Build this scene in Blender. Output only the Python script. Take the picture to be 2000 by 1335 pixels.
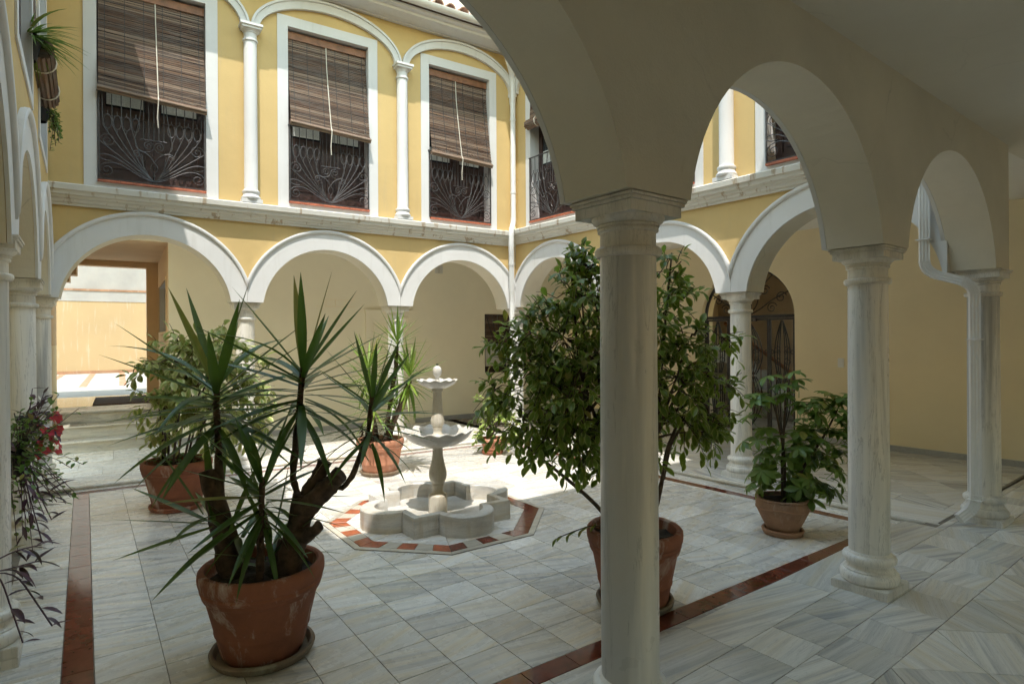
import bpy, bmesh, math, random
from mathutils import Vector, Matrix, Euler, noise
rad = math.radians
random.seed(7)
scene = bpy.context.scene
col = scene.collection
for o in list(bpy.data.objects):
    bpy.data.objects.remove(o)

# ------------------------------------------------------------------ camera
YAW = 54.5                      # angle of the view direction from world +X
cam = bpy.data.cameras.new('camera')
cam.lens = 21.06
cam.sensor_width = 36.0
cam.shift_y = -0.00475
cam.clip_start = 0.05
cam.clip_end = 500
camo = bpy.data.objects.new('camera', cam)
col.objects.link(camo)
camo.location = (0, 0, 1.6)
camo.rotation_euler = (Matrix.Rotation(rad(YAW - 90), 4, 'Z') @ Matrix.Rotation(rad(90), 4, 'X')
                       @ Matrix.Rotation(-0.006, 4, 'Z')).to_euler()
scene.camera = camo

# ------------------------------------------------------------------ light
SUN_DIR = Vector((0.235, 0.377, -1.0)).normalized()      # direction the light travels
SUN_EL = math.asin(-SUN_DIR.z)
world = bpy.data.worlds.new('World')
scene.world = world
world.use_nodes = True
wn = world.node_tree
wn.nodes.clear()
sky = wn.nodes.new('ShaderNodeTexSky')
sky.sky_type = 'NISHITA'
sky.sun_disc = False
sky.sun_elevation = SUN_EL
sky.sun_rotation = math.atan2(-SUN_DIR.x, -SUN_DIR.y)
sky.air_density = 3.4
sky.dust_density = 0.8
sky.ozone_density = 1.0
bgn = wn.nodes.new('ShaderNodeBackground')
bgn.inputs['Strength'].default_value = 0.15
won = wn.nodes.new('ShaderNodeOutputWorld')
wn.links.new(sky.outputs[0], bgn.inputs[0])
wn.links.new(bgn.outputs[0], won.inputs[0])
sl = bpy.data.lights.new('sun', 'SUN')
sl.energy = 2.0
sl.angle = rad(0.55)
sl.color = (1.0, 0.945, 0.86)
so = bpy.data.objects.new('sun', sl)
col.objects.link(so)
so.rotation_euler = SUN_DIR.to_track_quat('-Z', 'Y').to_euler()
so.location = (0, 0, 30)

vs = scene.view_settings
vs.view_transform = 'Standard'
vs.look = 'None'
vs.gamma = 1.0
vs.use_curve_mapping = False
vs.exposure = 1.55
cy = scene.cycles
cy.max_bounces = 10
cy.diffuse_bounces = 9
cy.glossy_bounces = 4
cy.transmission_bounces = 4
cy.transparent_max_bounces = 8
cy.sample_clamp_indirect = 6.0
cy.caustics_reflective = False
cy.caustics_refractive = False
cy.use_adaptive_sampling = True
cy.adaptive_threshold = 0.03
cy.adaptive_min_samples = 16
cy.use_denoising = True
try:
    cy.denoiser = 'OPENIMAGEDENOISE'
except Exception:
    pass

# ------------------------------------------------------------------ node helpers
def new_mat(name):
    m = bpy.data.materials.new(name)
    m.use_nodes = True
    nt = m.node_tree
    nt.nodes.clear()
    out = nt.nodes.new('ShaderNodeOutputMaterial')
    b = nt.nodes.new('ShaderNodeBsdfPrincipled')
    nt.links.new(b.outputs[0], out.inputs[0])
    return m, nt, b, out

def coords(nt, kind='Object', scale=(1, 1, 1), rnd=True, rot=None):
    tc = nt.nodes.new('ShaderNodeTexCoord')
    v = tc.outputs[kind]
    if rnd:
        oi = nt.nodes.new('ShaderNodeObjectInfo')
        mu = nt.nodes.new('ShaderNodeMath'); mu.operation = 'MULTIPLY'; mu.inputs[1].default_value = 91.7
        nt.links.new(oi.outputs['Random'], mu.inputs[0])
        ge = nt.nodes.new('ShaderNodeNewGeometry')
        if rot is not None:
            vr = nt.nodes.new('ShaderNodeVectorRotate'); vr.rotation_type = 'Z_AXIS'
            mm = nt.nodes.new('ShaderNodeMath'); mm.operation = 'MULTIPLY_ADD'
            mm.inputs[1].default_value = rot; mm.inputs[2].default_value = -rot / 2
            nt.links.new(oi.outputs['Random'], mm.inputs[0])
            nt.links.new(mm.outputs[0], vr.inputs['Angle'])
            nt.links.new(v, vr.inputs['Vector'])
            v = vr.outputs[0]
        ad = nt.nodes.new('ShaderNodeVectorMath'); ad.operation = 'ADD'
        cb = nt.nodes.new('ShaderNodeCombineXYZ')
        for i in range(3):
            nt.links.new(mu.outputs[0], cb.inputs[i])
        nt.links.new(v, ad.inputs[0]); nt.links.new(cb.outputs[0], ad.inputs[1])
        v = ad.outputs[0]
    mp = nt.nodes.new('ShaderNodeMapping')
    mp.inputs['Scale'].default_value = scale
    nt.links.new(v, mp.inputs['Vector'])
    return mp.outputs[0]

def noise_n(nt, vec, scale, detail=5, rough=0.55, dist=0.0):
    n = nt.nodes.new('ShaderNodeTexNoise')
    n.inputs['Scale'].default_value = scale
    n.inputs['Detail'].default_value = detail
    n.inputs['Roughness'].default_value = rough
    n.inputs['Distortion'].default_value = dist
    nt.links.new(vec, n.inputs['Vector'])
    return n.outputs['Fac']

def ramp(nt, fac, stops):
    r = nt.nodes.new('ShaderNodeValToRGB')
    e = r.color_ramp.elements
    while len(e) < len(stops):
        e.new(0.5)
    for i, (p, c) in enumerate(stops):
        e[i].position = p
        e[i].color = (c[0], c[1], c[2], 1) if len(c) == 3 else c
    nt.links.new(fac, r.inputs[0])
    return r.outputs[0]

def mixc(nt, fac, a, b, mode='MIX'):
    m = nt.nodes.new('ShaderNodeMix'); m.data_type = 'RGBA'; m.blend_type = mode
    if isinstance(fac, (int, float)):
        m.inputs[0].default_value = fac
    else:
        nt.links.new(fac, m.inputs[0])
    for sock, v in ((m.inputs[6], a), (m.inputs[7], b)):
        if isinstance(v, (tuple, list)):
            sock.default_value = (v[0], v[1], v[2], 1)
        else:
            nt.links.new(v, sock)
    return m.outputs[2]

def bump(nt, bsdf, height, strength=0.2, dist=0.01):
    b = nt.nodes.new('ShaderNodeBump')
    b.inputs['Strength'].default_value = strength
    b.inputs['Distance'].default_value = dist
    nt.links.new(height, b.inputs['Height'])
    nt.links.new(b.outputs[0], bsdf.inputs['Normal'])

G3 = lambda v: (v, v, v)

def paint(name, c, var=0.10, rough=0.85, scale=1.3, stain=None, bumps=0.25, bscale=160, st=(0.56, 0.74), crack=0.0):
    m, nt, b, out = new_mat(name)
    v = coords(nt, 'Object', rnd=False)
    n1 = noise_n(nt, v, scale, 6, 0.6)
    dark = tuple(x * (1 - var) for x in c)
    lite = tuple(min(1, x * (1 + var * 0.5)) for x in c)
    cc = ramp(nt, n1, [(0.3, dark), (0.7, lite)])
    if stain:
        v2 = coords(nt, 'Object', scale=(7, 7, 0.8), rnd=False)
        n2 = noise_n(nt, v2, 1.6, 5, 0.6)
        f = ramp(nt, n2, [(st[0], G3(0)), (st[1], G3(stain[1]))])
        cc = mixc(nt, f, cc, stain[0])
    if crack:
        # sparse hairline cracks in the plaster
        vo = nt.nodes.new('ShaderNodeTexVoronoi'); vo.feature = 'DISTANCE_TO_EDGE'
        vo.inputs['Scale'].default_value = 0.55
        wv = nt.nodes.new('ShaderNodeTexNoise'); wv.inputs['Scale'].default_value = 3.0; wv.inputs['Detail'].default_value = 4
        nt.links.new(v, wv.inputs['Vector'])
        va = nt.nodes.new('ShaderNodeVectorMath'); va.operation = 'MULTIPLY_ADD'
        va.inputs[1].default_value = (0.25, 0.25, 0.25)
        nt.links.new(wv.outputs['Color'], va.inputs[0]); nt.links.new(v, va.inputs[2])
        nt.links.new(va.outputs[0], vo.inputs['Vector'])
        cf = ramp(nt, vo.outputs['Distance'], [(0.0, G3(crack)), (0.0022, G3(0))])
        mk = ramp(nt, noise_n(nt, v, 0.8, 2), [(0.48, G3(0)), (0.56, G3(1))])
        cf = mixc(nt, 1.0, cf, mk, 'MULTIPLY')
        cc = mixc(nt, cf, cc, tuple(x * .35 for x in c))
    nt.links.new(cc, b.inputs['Base Color'])
    b.inputs['Roughness'].default_value = rough
    nb = noise_n(nt, v, bscale, 3, 0.6)
    nw = noise_n(nt, v, 7, 3, 0.5)
    hs = nt.nodes.new('ShaderNodeMath'); hs.operation = 'MULTIPLY_ADD'; hs.inputs[1].default_value = 5.0
    nt.links.new(nw, hs.inputs[0]); nt.links.new(nb, hs.inputs[2])
    bump(nt, b, hs.outputs[0], bumps, 0.002)
    return m

def marble(name, base, vein, warm, scale=(0.75, 20, 0.75), rough=0.2, rot=0.9, amount=0.8, rvar=0.12, rnd=True, tone=0.14, drip=None):
    m, nt, b, out = new_mat(name)
    v = coords(nt, 'Object', scale=scale, rot=rot if rnd else None, rnd=rnd)
    n1 = noise_n(nt, v, 1.0, 5, 0.6, 0.3)
    f1 = ramp(nt, n1, [(0.36, G3(amount)), (0.48, G3(amount * .34)), (0.58, G3(0))])
    n2 = noise_n(nt, v, 0.6, 4, 0.6, 0.3)
    f2 = ramp(nt, n2, [(0.46, G3(0)), (0.63, G3(1.0))])
    oi2 = nt.nodes.new('ShaderNodeObjectInfo')
    va = nt.nodes.new('ShaderNodeMath'); va.operation = 'MULTIPLY_ADD'
    va.inputs[1].default_value = 1.25; va.inputs[2].default_value = 0.25
    nt.links.new(oi2.outputs['Random'], va.inputs[0])
    vm = nt.nodes.new('ShaderNodeMath'); vm.operation = 'MULTIPLY'; vm.use_clamp = True
    nt.links.new(f1, vm.inputs[0]); nt.links.new(va.outputs[0], vm.inputs[1])
    c = mixc(nt, f2, base, warm)
    c = mixc(nt, vm.outputs[0], c, vein)
    if drip:
        vd = coords(nt, 'Object', scale=(9, 9, 1.1), rnd=False)
        fd_ = ramp(nt, noise_n(nt, vd, 1.5, 5, 0.65), [(0.52, G3(0)), (0.70, G3(drip[1]))])
        c = mixc(nt, fd_, c, drip[0])
    n4 = noise_n(nt, v, 2.3, 6, 0.7, 1.2)
    f4 = ramp(nt, n4, [(0.485, G3(0)), (0.5, G3(.55)), (0.515, G3(0))])
    c = mixc(nt, f4, c, tuple(x * .62 for x in vein))
    # whole-piece tone differences
    oi = nt.nodes.new('ShaderNodeObjectInfo')
    ma = nt.nodes.new('ShaderNodeMath'); ma.operation = 'MULTIPLY_ADD'
    ma.inputs[1].default_value = tone * 2; ma.inputs[2].default_value = 1 - tone * 1.4
    wn_ = nt.nodes.new('ShaderNodeTexWhiteNoise'); wn_.noise_dimensions = '1D'
    nt.links.new(oi.outputs['Random'], wn_.inputs['W'])
    nt.links.new(wn_.outputs['Value'], ma.inputs[0])
    cb = nt.nodes.new('ShaderNodeCombineXYZ')
    for i in range(3):
        nt.links.new(ma.outputs[0], cb.inputs[i])
    c = mixc(nt, 1.0, c, cb.outputs[0], 'MULTIPLY')
    nt.links.new(c, b.inputs['Base Color'])
    v3 = coords(nt, 'Object', rnd=rnd)
    n3 = noise_n(nt, v3, 7, 4, 0.6)
    rr = ramp(nt, n3, [(0.3, G3(rough)), (0.75, G3(rough + rvar))])
    nt.links.new(rr, b.inputs['Roughness'])
    b.inputs['Specular IOR Level'].default_value = 0.5
    return m

def simple(name, c, rough=0.6, var=0.25, scale=20, metal=0.0, bs=0.15):
    m, nt, b, out = new_mat(name)
    v = coords(nt, 'Object')
    n1 = noise_n(nt, v, scale, 4, 0.6)
    cc = ramp(nt, n1, [(0.3, tuple(x * (1 - var) for x in c)), (0.7, tuple(min(1, x * (1 + var)) for x in c))])
    nt.links.new(cc, b.inputs['Base Color'])
    b.inputs['Roughness'].default_value = rough
    b.inputs['Metallic'].default_value = metal
    if bs:
        bump(nt, b, noise_n(nt, v, scale * 5, 3), bs, 0.002)
    return m

def terracotta(name, c, pale=(0.62, 0.54, 0.47), amt=0.75, rough=0.8):
    m, nt, b, out = new_mat(name)
    v = coords(nt, 'Object')
    n1 = noise_n(nt, v, 3.0, 6, 0.65)
    cc = ramp(nt, n1, [(0.25, tuple(x * .55 for x in c)), (0.55, c), (0.8, tuple(min(1, x * 1.25) for x in c))])
    v2 = coords(nt, 'Object', scale=(5, 5, 2.2))
    n2 = noise_n(nt, v2, 1.1, 8, 0.7, 0.5)
    f = ramp(nt, n2, [(0.55, G3(0)), (0.68, G3(amt))])
    cc = mixc(nt, f, cc, pale)
    nt.links.new(cc, b.inputs['Base Color'])
    b.inputs['Roughness'].default_value = rough
    bump(nt, b, noise_n(nt, v, 60, 4), 0.25, 0.004)
    return m

def leafmat(name, c, c2, margin=None, rough=0.35, trans=0.25, mpos=0.72, tips=0.35):
    m, nt, b, out = new_mat(name)
    oi = nt.nodes.new('ShaderNodeObjectInfo')
    ge = nt.nodes.new('ShaderNodeNewGeometry')
    ad = nt.nodes.new('ShaderNodeMath'); ad.operation = 'ADD'
    nt.links.new(oi.outputs['Random'], ad.inputs[0])
    nt.links.new(ge.outputs['Random Per Island'], ad.inputs[1])
    fr = nt.nodes.new('ShaderNodeMath'); fr.operation = 'FRACT'
    nt.links.new(ad.outputs[0], fr.inputs[0])
    cc = mixc(nt, fr.outputs[0], c, c2)
    at = nt.nodes.new('ShaderNodeAttribute'); at.attribute_name = 'edge'
    v = coords(nt, 'Object')
    if margin:
        nn = noise_n(nt, v, 45, 2)
        mm = nt.nodes.new('ShaderNodeMath'); mm.operation = 'MULTIPLY_ADD'
        mm.inputs[1].default_value = 0.5
        nt.links.new(nn, mm.inputs[0]); nt.links.new(at.outputs['Fac'], mm.inputs[2])
        f = ramp(nt, mm.outputs[0], [(mpos + .18, G3(0)), (mpos + .28, G3(.9))])
        cc = mixc(nt, f, cc, margin)
    dry = ramp(nt, fr.outputs[0], [(0.0, G3(0)), (0.945, G3(0)), (0.965, G3(.75))])
    cc = mixc(nt, dry, cc, (0.30, 0.25, 0.07))
    al = nt.nodes.new('ShaderNodeAttribute'); al.attribute_name = 'along'
    tipf = ramp(nt, al.outputs['Fac'], [(0.0, G3(0)), (0.93, G3(0)), (0.985, G3(tips))])
    cc = mixc(nt, tipf, cc, (0.16, 0.10, 0.045))
    rib = ramp(nt, at.outputs['Fac'], [(0.0, G3(.35)), (0.12, G3(0))])
    cc = mixc(nt, rib, cc, tuple(min(1, x * 1.7) for x in c))
    nt.links.new(cc, b.inputs['Base Color'])
    b.inputs['Roughness'].default_value = rough
    tr = nt.nodes.new('ShaderNodeBsdfTranslucent')
    tc = mixc(nt, 0.5, cc, (0.30, 0.45, 0.05))
    nt.links.new(tc, tr.inputs['Color'])
    ms = nt.nodes.new('ShaderNodeMixShader'); ms.inputs[0].default_value = trans
    nt.links.new(b.outputs[0], ms.inputs[1]); nt.links.new(tr.outputs[0], ms.inputs[2])
    nt.links.new(ms.outputs[0], out.inputs[0])
    return m

M = {}
M['yellow'] = paint('yellow_facade_paint', (0.60, 0.435, 0.19), 0.10, stain=((0.52, 0.39, 0.20), 0.5))
M['pale'] = paint('pale_yellow_wall_paint', (0.82, 0.77, 0.61), 0.07, scale=0.8)
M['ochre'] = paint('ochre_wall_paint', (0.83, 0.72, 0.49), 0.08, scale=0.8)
M['white'] = paint('white_paint', (0.66, 0.66, 0.655), 0.05, stain=((0.50, 0.49, 0.455), 0.35))
M['inwhite'] = paint('white_ceiling_paint', (0.82, 0.81, 0.77), 0.03)
M['cream'] = paint('cream_plaster', (0.66, 0.615, 0.51), 0.10, bumps=0.7, crack=0.30, bscale=110)
M['ceil'] = paint('ceiling_plaster', (0.70, 0.675, 0.60), 0.06, bumps=0.3, crack=0.15)
M['cornice'] = paint('weathered_cornice', (0.64, 0.625, 0.575), 0.12, stain=((0.33, 0.235, 0.135), 0.75), st=(0.575, 0.64))
M['tan'] = paint('tan_passage_paint', (0.62, 0.46, 0.285), 0.10)
M['patio'] = paint('patio_wall_paint', (0.44, 0.325, 0.18), 0.09, stain=((0.52, 0.49, 0.43), 0.5), scale=0.7)
M['patiotop'] = paint('grey_white_patio_wall', (0.36, 0.355, 0.345), 0.16, stain=((0.4, 0.38, 0.35), 0.4))
M['tile'] = marble('court_marble', (0.79, 0.775, 0.735), (0.46, 0.46, 0.455), (0.73, 0.66, 0.53), rough=0.22, tone=0.14)
M['slab'] = marble('gallery_marble', (0.76, 0.75, 0.71), (0.46, 0.465, 0.465), (0.70, 0.655, 0.55), rough=0.10, rvar=0.10)
M['octmarble'] = marble('worn_cream_marble', (0.58, 0.54, 0.46), (0.40, 0.37, 0.31), (0.50, 0.44, 0.34), rough=0.3)
M['step'] = marble('step_marble', (0.52, 0.51, 0.46), (0.25, 0.26, 0.25), (0.46, 0.42, 0.33), scale=(1.2, 6, 9), rough=0.25)
M['column'] = marble('column_marble', (0.84, 0.825, 0.785), (0.40, 0.41, 0.415), (0.77, 0.73, 0.64), scale=(4.6, 4.6, 0.30), rough=0.26, rot=3.0, amount=0.75, tone=0.04)
M['capital'] = marble('capital_marble', (0.76, 0.74, 0.69), (0.47, 0.46, 0.435), (0.68, 0.635, 0.54), scale=(8, 8, 1.0), rough=0.35, amount=0.6, tone=0.05)
M['fountain'] = marble('fountain_marble', (0.61, 0.60, 0.57), (0.34, 0.345, 0.34), (0.53, 0.48, 0.39), scale=(2.5, 2.5, 16), rough=0.35, amount=0.6, tone=0.03, drip=((0.40, 0.32, 0.21), 0.55))
M['pedestal'] = marble('fountain_pedestal_marble', (0.60, 0.57, 0.50), (0.42, 0.385, 0.31), (0.52, 0.46, 0.35), scale=(8, 8, 1), rough=0.35, amount=0.6, tone=0.03, drip=((0.36, 0.29, 0.19), 0.6))
M['skirt'] = marble('skirting_marble', (0.40, 0.405, 0.41), (0.24, 0.25, 0.26), (0.38, 0.37, 0.34), scale=(2, 2, 9), rough=0.3)
M['patiofloor'] = simple('pale_patio_stone', (0.36, 0.34, 0.31), 0.85, 0.06, 2, bs=0)
M['passfloor'] = simple('polished_passage_stone', (0.50, 0.45, 0.36), 0.06, 0.08, 2, bs=0)
M['grout'] = simple('grout', (0.20, 0.175, 0.14), 0.9, 0.3, 9)
M['redtile'] = simple('glazed_red_tile', (0.135, 0.034, 0.02), 0.09, 0.35, 12, bs=0.03)
M['orangetile'] = simple('worn_orange_tile', (0.36, 0.10, 0.045), 0.3, 0.35, 14, bs=0.05)
M['sill'] = simple('terracotta_sill', (0.42, 0.13, 0.07), 0.6, 0.3, 14)
M['pot'] = terracotta('terracotta', (0.27, 0.095, 0.05))
M['potlight'] = terracotta('light_terracotta', (0.50, 0.225, 0.135), amt=0.35)
M['urn'] = terracotta('brown_clay', (0.34, 0.19, 0.11), amt=0.3)
M['saucer'] = terracotta('mossy_clay', (0.20, 0.145, 0.095), pale=(0.30, 0.30, 0.22), amt=0.9)
M['soil'] = simple('soil', (0.045, 0.032, 0.022), 0.95, 0.5, 30, bs=0.8)
M['iron'] = simple('wrought_iron', (0.075, 0.07, 0.07), 0.45, 0.3, 40, metal=0.3)
M['gateiron'] = simple('painted_gate_iron', (0.035, 0.033, 0.033), 0.5, 0.3, 40)
M['gutter'] = simple('white_enamelled_metal', (0.72, 0.725, 0.72), 0.35, 0.04, 8, bs=0)
M['door'] = simple('dark_brown_wood', (0.050, 0.026, 0.022), 0.45, 0.3, 15)
M['glass'] = simple('dark_glass', (0.03, 0.032, 0.035), 0.06, 0.1, 3, bs=0)
M['curtain'] = simple('lace_curtain', (0.62, 0.62, 0.58), 0.9, 0.15, 60)
M['wood'] = simple('brown_wood', (0.21, 0.09, 0.04), 0.55, 0.3, 12)
M['cord'] = simple('cord', (0.66, 0.62, 0.53), 0.8, 0.1, 30)
M['string'] = simple('dark_string', (0.05, 0.05, 0.05), 0.8, 0.1, 30)
M['bark'] = simple('bark', (0.085, 0.056, 0.038), 0.95, 0.55, 24, bs=1.0)
M['twig'] = simple('twig', (0.085, 0.062, 0.045), 0.85, 0.35, 20)
M['rooftile'] = terracotta('roof_tile', (0.34, 0.20, 0.13), pale=(0.55, 0.47, 0.40), amt=0.6)
M['plastic'] = simple('white_plastic', (0.75, 0.75, 0.73), 0.4, 0.03, 5, bs=0)
M['mat'] = simple('brown_doormat', (0.07, 0.042, 0.028), 0.95, 0.5, 60, bs=1.0)
M['dark'] = simple('dim_room_paint', (0.42, 0.33, 0.23), 0.9, 0.1, 3)
M['black'] = simple('drain_iron', (0.03, 0.03, 0.03), 0.6, 0.2, 20)

def slatmat():
    m, nt, b, out = new_mat('weathered_slat_wood')
    ge = nt.nodes.new('ShaderNodeNewGeometry')
    cc = ramp(nt, ge.outputs['Random Per Island'], [(0.0, (0.060, 0.030, 0.017)), (0.4, (0.115, 0.060, 0.034)), (0.75, (0.18, 0.105, 0.062)), (1.0, (0.29, 0.205, 0.145))])
    v = coords(nt, 'Object', scale=(2.0, 2, 14))
    n = noise_n(nt, v, 2.0, 5, 0.65)
    f = ramp(nt, n, [(0.40, G3(0)), (0.72, G3(0.8))])
    cc = mixc(nt, f, cc, (0.155, 0.135, 0.115))
    nt.links.new(cc, b.inputs['Base Color'])
    b.inputs['Roughness'].default_value = 0.7
    return m
M['slat'] = slatmat()
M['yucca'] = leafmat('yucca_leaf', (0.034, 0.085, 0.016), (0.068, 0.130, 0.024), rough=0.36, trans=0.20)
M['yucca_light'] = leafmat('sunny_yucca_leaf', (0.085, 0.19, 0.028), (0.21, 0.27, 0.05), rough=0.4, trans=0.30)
M['ficus'] = leafmat('ficus_leaf', (0.078, 0.145, 0.017), (0.175, 0.26, 0.034), margin=(0.34, 0.37, 0.13), rough=0.34, trans=0.40, mpos=0.74)
M['varieg'] = leafmat('variegated_leaf', (0.22, 0.31, 0.07), (0.37, 0.42, 0.14), margin=(0.52, 0.52, 0.24), rough=0.4, trans=0.25, mpos=0.50)
M['lime'] = leafmat('lime_leaf', (0.16, 0.27, 0.050), (0.30, 0.38, 0.10), margin=(0.50, 0.52, 0.22), rough=0.4, trans=0.30, mpos=0.75)
M['schef'] = leafmat('umbrella_plant_leaf', (0.075, 0.15, 0.030), (0.155, 0.24, 0.05), rough=0.36, trans=0.32)
M['purple'] = leafmat('purple_leaf', (0.050, 0.018, 0.046), (0.095, 0.035, 0.08), rough=0.45, trans=0.1)
M['green'] = leafmat('trailing_leaf', (0.075, 0.16, 0.030), (0.14, 0.235, 0.055), rough=0.45, trans=0.25)
M['petal'] = leafmat('red_petal', (0.42, 0.012, 0.035), (0.55, 0.03, 0.07), rough=0.6, trans=0.2, tips=0.0)
M['petalw'] = leafmat('white_petal', (0.72, 0.70, 0.70), (0.80, 0.78, 0.78), rough=0.6, trans=0.2, tips=0.0)

# ------------------------------------------------------------------ mesh helpers
class MB:
    def __init__(s):
        s.v = []; s.f = []; s.m = []; s.e = {}
    def add(s, verts, faces, mi=0):
        o = len(s.v)
        s.v.extend([tuple(p) for p in verts])
        for f in faces:
            s.f.append([i + o for i in f]); s.m.append(mi)
        return o
    def box(s, x0, x1, y0, y1, z0, z1, mi=0):
        s.add([(x0, y0, z0), (x1, y0, z0), (x1, y1, z0), (x0, y1, z0), (x0, y0, z1), (x1, y0, z1), (x1, y1, z1), (x0, y1, z1)],
              [(0, 3, 2, 1), (4, 5, 6, 7), (0, 1, 5, 4), (1, 2, 6, 5), (2, 3, 7, 6), (3, 0, 4, 7)], mi)
        return s
    def lathe(s, prof, n=24, c=(0, 0), mi=0, cap=True, fn=None):
        vs_ = []
        for (r, z) in prof:
            for i in range(n):
                a = 2 * math.pi * i / n
                rr, zz = (r, z) if fn is None else fn(r, z, a)
                vs_.append((c[0] + rr * math.cos(a), c[1] + rr * math.sin(a), zz))
        fs = []
        for j in range(len(prof) - 1):
            for i in range(n):
                k = (i + 1) % n
                fs.append((j * n + i, j * n + k, (j + 1) * n + k, (j + 1) * n + i))
        if cap:
            fs.append(tuple(reversed(range(n))))
            fs.append(tuple(range((len(prof) - 1) * n, len(prof) * n)))
        s.add(vs_, fs, mi)
        return s
    def tube(s, pts, r, n=6, mi=0, cap=True):
        pts = [Vector(p) for p in pts]
        rs = r if isinstance(r, (list, tuple)) else [r] * len(pts)
        up = Vector((0, 0, 1))
        t0 = (pts[1] - pts[0]).normalized()
        if abs(t0.dot(up)) > 0.95: up = Vector((1, 0, 0))
        nrm = (up - t0 * up.dot(t0)).normalized()
        vs_ = []
        for i, p in enumerate(pts):
            if i == 0: t = t0
            elif i == len(pts) - 1: t = (pts[i] - pts[i - 1]).normalized()
            else: t = (pts[i + 1] - pts[i - 1]).normalized()
            nrm = nrm - t * nrm.dot(t)
            nrm = nrm.normalized() if nrm.length > 1e-6 else t.orthogonal().normalized()
            b = t.cross(nrm)
            for k in range(n):
                a = 2 * math.pi * (k + .5) / n
                vs_.append(p + (nrm * math.cos(a) + b * math.sin(a)) * rs[i])
        fs = []
        for j in range(len(pts) - 1):
            for i in range(n):
                k = (i + 1) % n
                fs.append((j * n + i, j * n + k, (j + 1) * n + k, (j + 1) * n + i))
        if cap:
            fs.append(tuple(reversed(range(n))))
            fs.append(tuple(range((len(pts) - 1) * n, len(pts) * n)))
        s.add(vs_, fs, mi)
        return s
    def prism(s, poly, y0, y1, mi=0, mside=None):
        """2-D polygon in (x,z), extruded along y"""
        n = len(poly)
        vs_ = [(p[0], y0, p[1]) for p in poly] + [(p[0], y1, p[1]) for p in poly]
        fs = [tuple(range(n)), tuple(reversed(range(n, 2 * n)))]
        s.add(vs_, fs, mi)
        o = len(s.v) - 2 * n
        for i in range(n):
            k = (i + 1) % n
            s.f.append([o + i, o + n + i, o + n + k, o + k]); s.m.append(mi if mside is None else mside)
        return s
    def slabpoly(s, poly, z0, z1, mi=0):
        n = len(poly)
        vs_ = [(p[0], p[1], z0) for p in poly] + [(p[0], p[1], z1) for p in poly]
        fs = [tuple(reversed(range(n))), tuple(range(n, 2 * n))]
        for i in range(n):
            k = (i + 1) % n
            fs.append((i, k, n + k, n + i))
        s.add(vs_, fs, mi)
        return s
    def extrude_profile(s, prof, x0, x1, mi=0, segs=1):
        """profile in (y,z) closed loop, extruded along x"""
        n = len(prof)
        vs_ = []
        for j in range(segs + 1):
            x = x0 + (x1 - x0) * j / segs
            vs_ += [(x, p[0], p[1]) for p in prof]
        fs = [tuple(reversed(range(n))), tuple(range(segs * n, (segs + 1) * n))]
        for j in range(segs):
            for i in range(n):
                k = (i + 1) % n
                fs.append((j * n + i, j * n + k, (j + 1) * n + k, (j + 1) * n + i))
        s.add(vs_, fs, mi)
        return s
    def mesh(s, name, mats, smooth=False, fixn=True):
        me = bpy.data.meshes.new(name)
        me.from_pydata(s.v, [], s.f)
        if not isinstance(mats, (list, tuple)): mats = [mats]
        for mm in mats: me.materials.append(mm)
        if len(mats) > 1:
            me.polygons.foreach_set('material_index', s.m)
        if fixn:
            bm = bmesh.new(); bm.from_mesh(me)
            bmesh.ops.recalc_face_normals(bm, faces=bm.faces)
            bm.to_mesh(me); bm.free()
        if smooth:
            me.polygons.foreach_set('use_smooth', [True] * len(me.polygons))
            if smooth != 'all':
                try: me.set_sharp_from_angle(angle=rad(smooth if smooth is not True else 40))
                except Exception: pass
        me.update()
        return me
    def build(s, name, mats, parent=None, smooth=False, **kw):
        o = bpy.data.objects.new(name, s.mesh(name, mats, smooth))
        col.objects.link(o)
        if parent: o.parent = parent
        return o

def tag(o, label=None, cat=None, group=None, kind=None):
    if label: o['label'] = label
    if cat:
        o['category'] = cat
        if not kind: o['kind'] = 'thing'
    if group: o['group'] = group
    if kind: o['kind'] = kind
    return o

def empty(name, loc=(0, 0, 0), rz=0, label=None, cat=None, group=None, kind=None):
    o = bpy.data.objects.new(name, None)
    o.empty_display_size = 0.1
    col.objects.link(o)
    o.location = loc; o.rotation_euler = (0, 0, rz)
    return tag(o, label, cat, group, kind)

def inst(name, me, parent, mat):
    o = bpy.data.objects.new(name, me)
    col.objects.link(o)
    o.parent = parent
    o.matrix_local = mat
    return o

def copy_tree(o, parent=None):
    c = o.copy(); col.objects.link(c); c.parent = parent
    for ch in list(o.children):
        copy_tree(ch, c)
    return c

class Frame:
    """a facade: +x runs along it, +y points away from the court, court face at y=0"""
    def __init__(s, origin, ang):
        s.o = Vector((origin[0], origin[1], 0)); s.a = ang
        s.m = Matrix.Translation(s.o) @ Matrix.Rotation(ang, 4, 'Z')
    def pt(s, x, y, z=0):
        return s.m @ Vector((x, y, z))

FA = Frame((0.0, 8.0), rad(-2.3))
FB = Frame((5.62, 7.775), rad(-87.5))
cdir = rad(2.1)
_p1 = Vector((1.58, 1.489)); _n = Vector((-math.sin(cdir), math.cos(cdir)))
FC = Frame((_p1 + _n * 0.32)[:], rad(182.1))
FD = Frame((-0.305, 0.0), rad(90))
GZ = 0.045          # level of the gallery floors above the court

def arc(cx, zc, r, x0, x1, n=28):
    """points of a circle arch from x0 to x1 (left to right), over the top"""
    a0 = math.acos(max(-1, min(1, (x0 - cx) / r))); a1 = math.acos(max(-1, min(1, (x1 - cx) / r)))
    return [(cx + r * math.cos(a0 + (a1 - a0) * i / n), zc + r * math.sin(a0 + (a1 - a0) * i / n)) for i in range(n + 1)]

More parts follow.
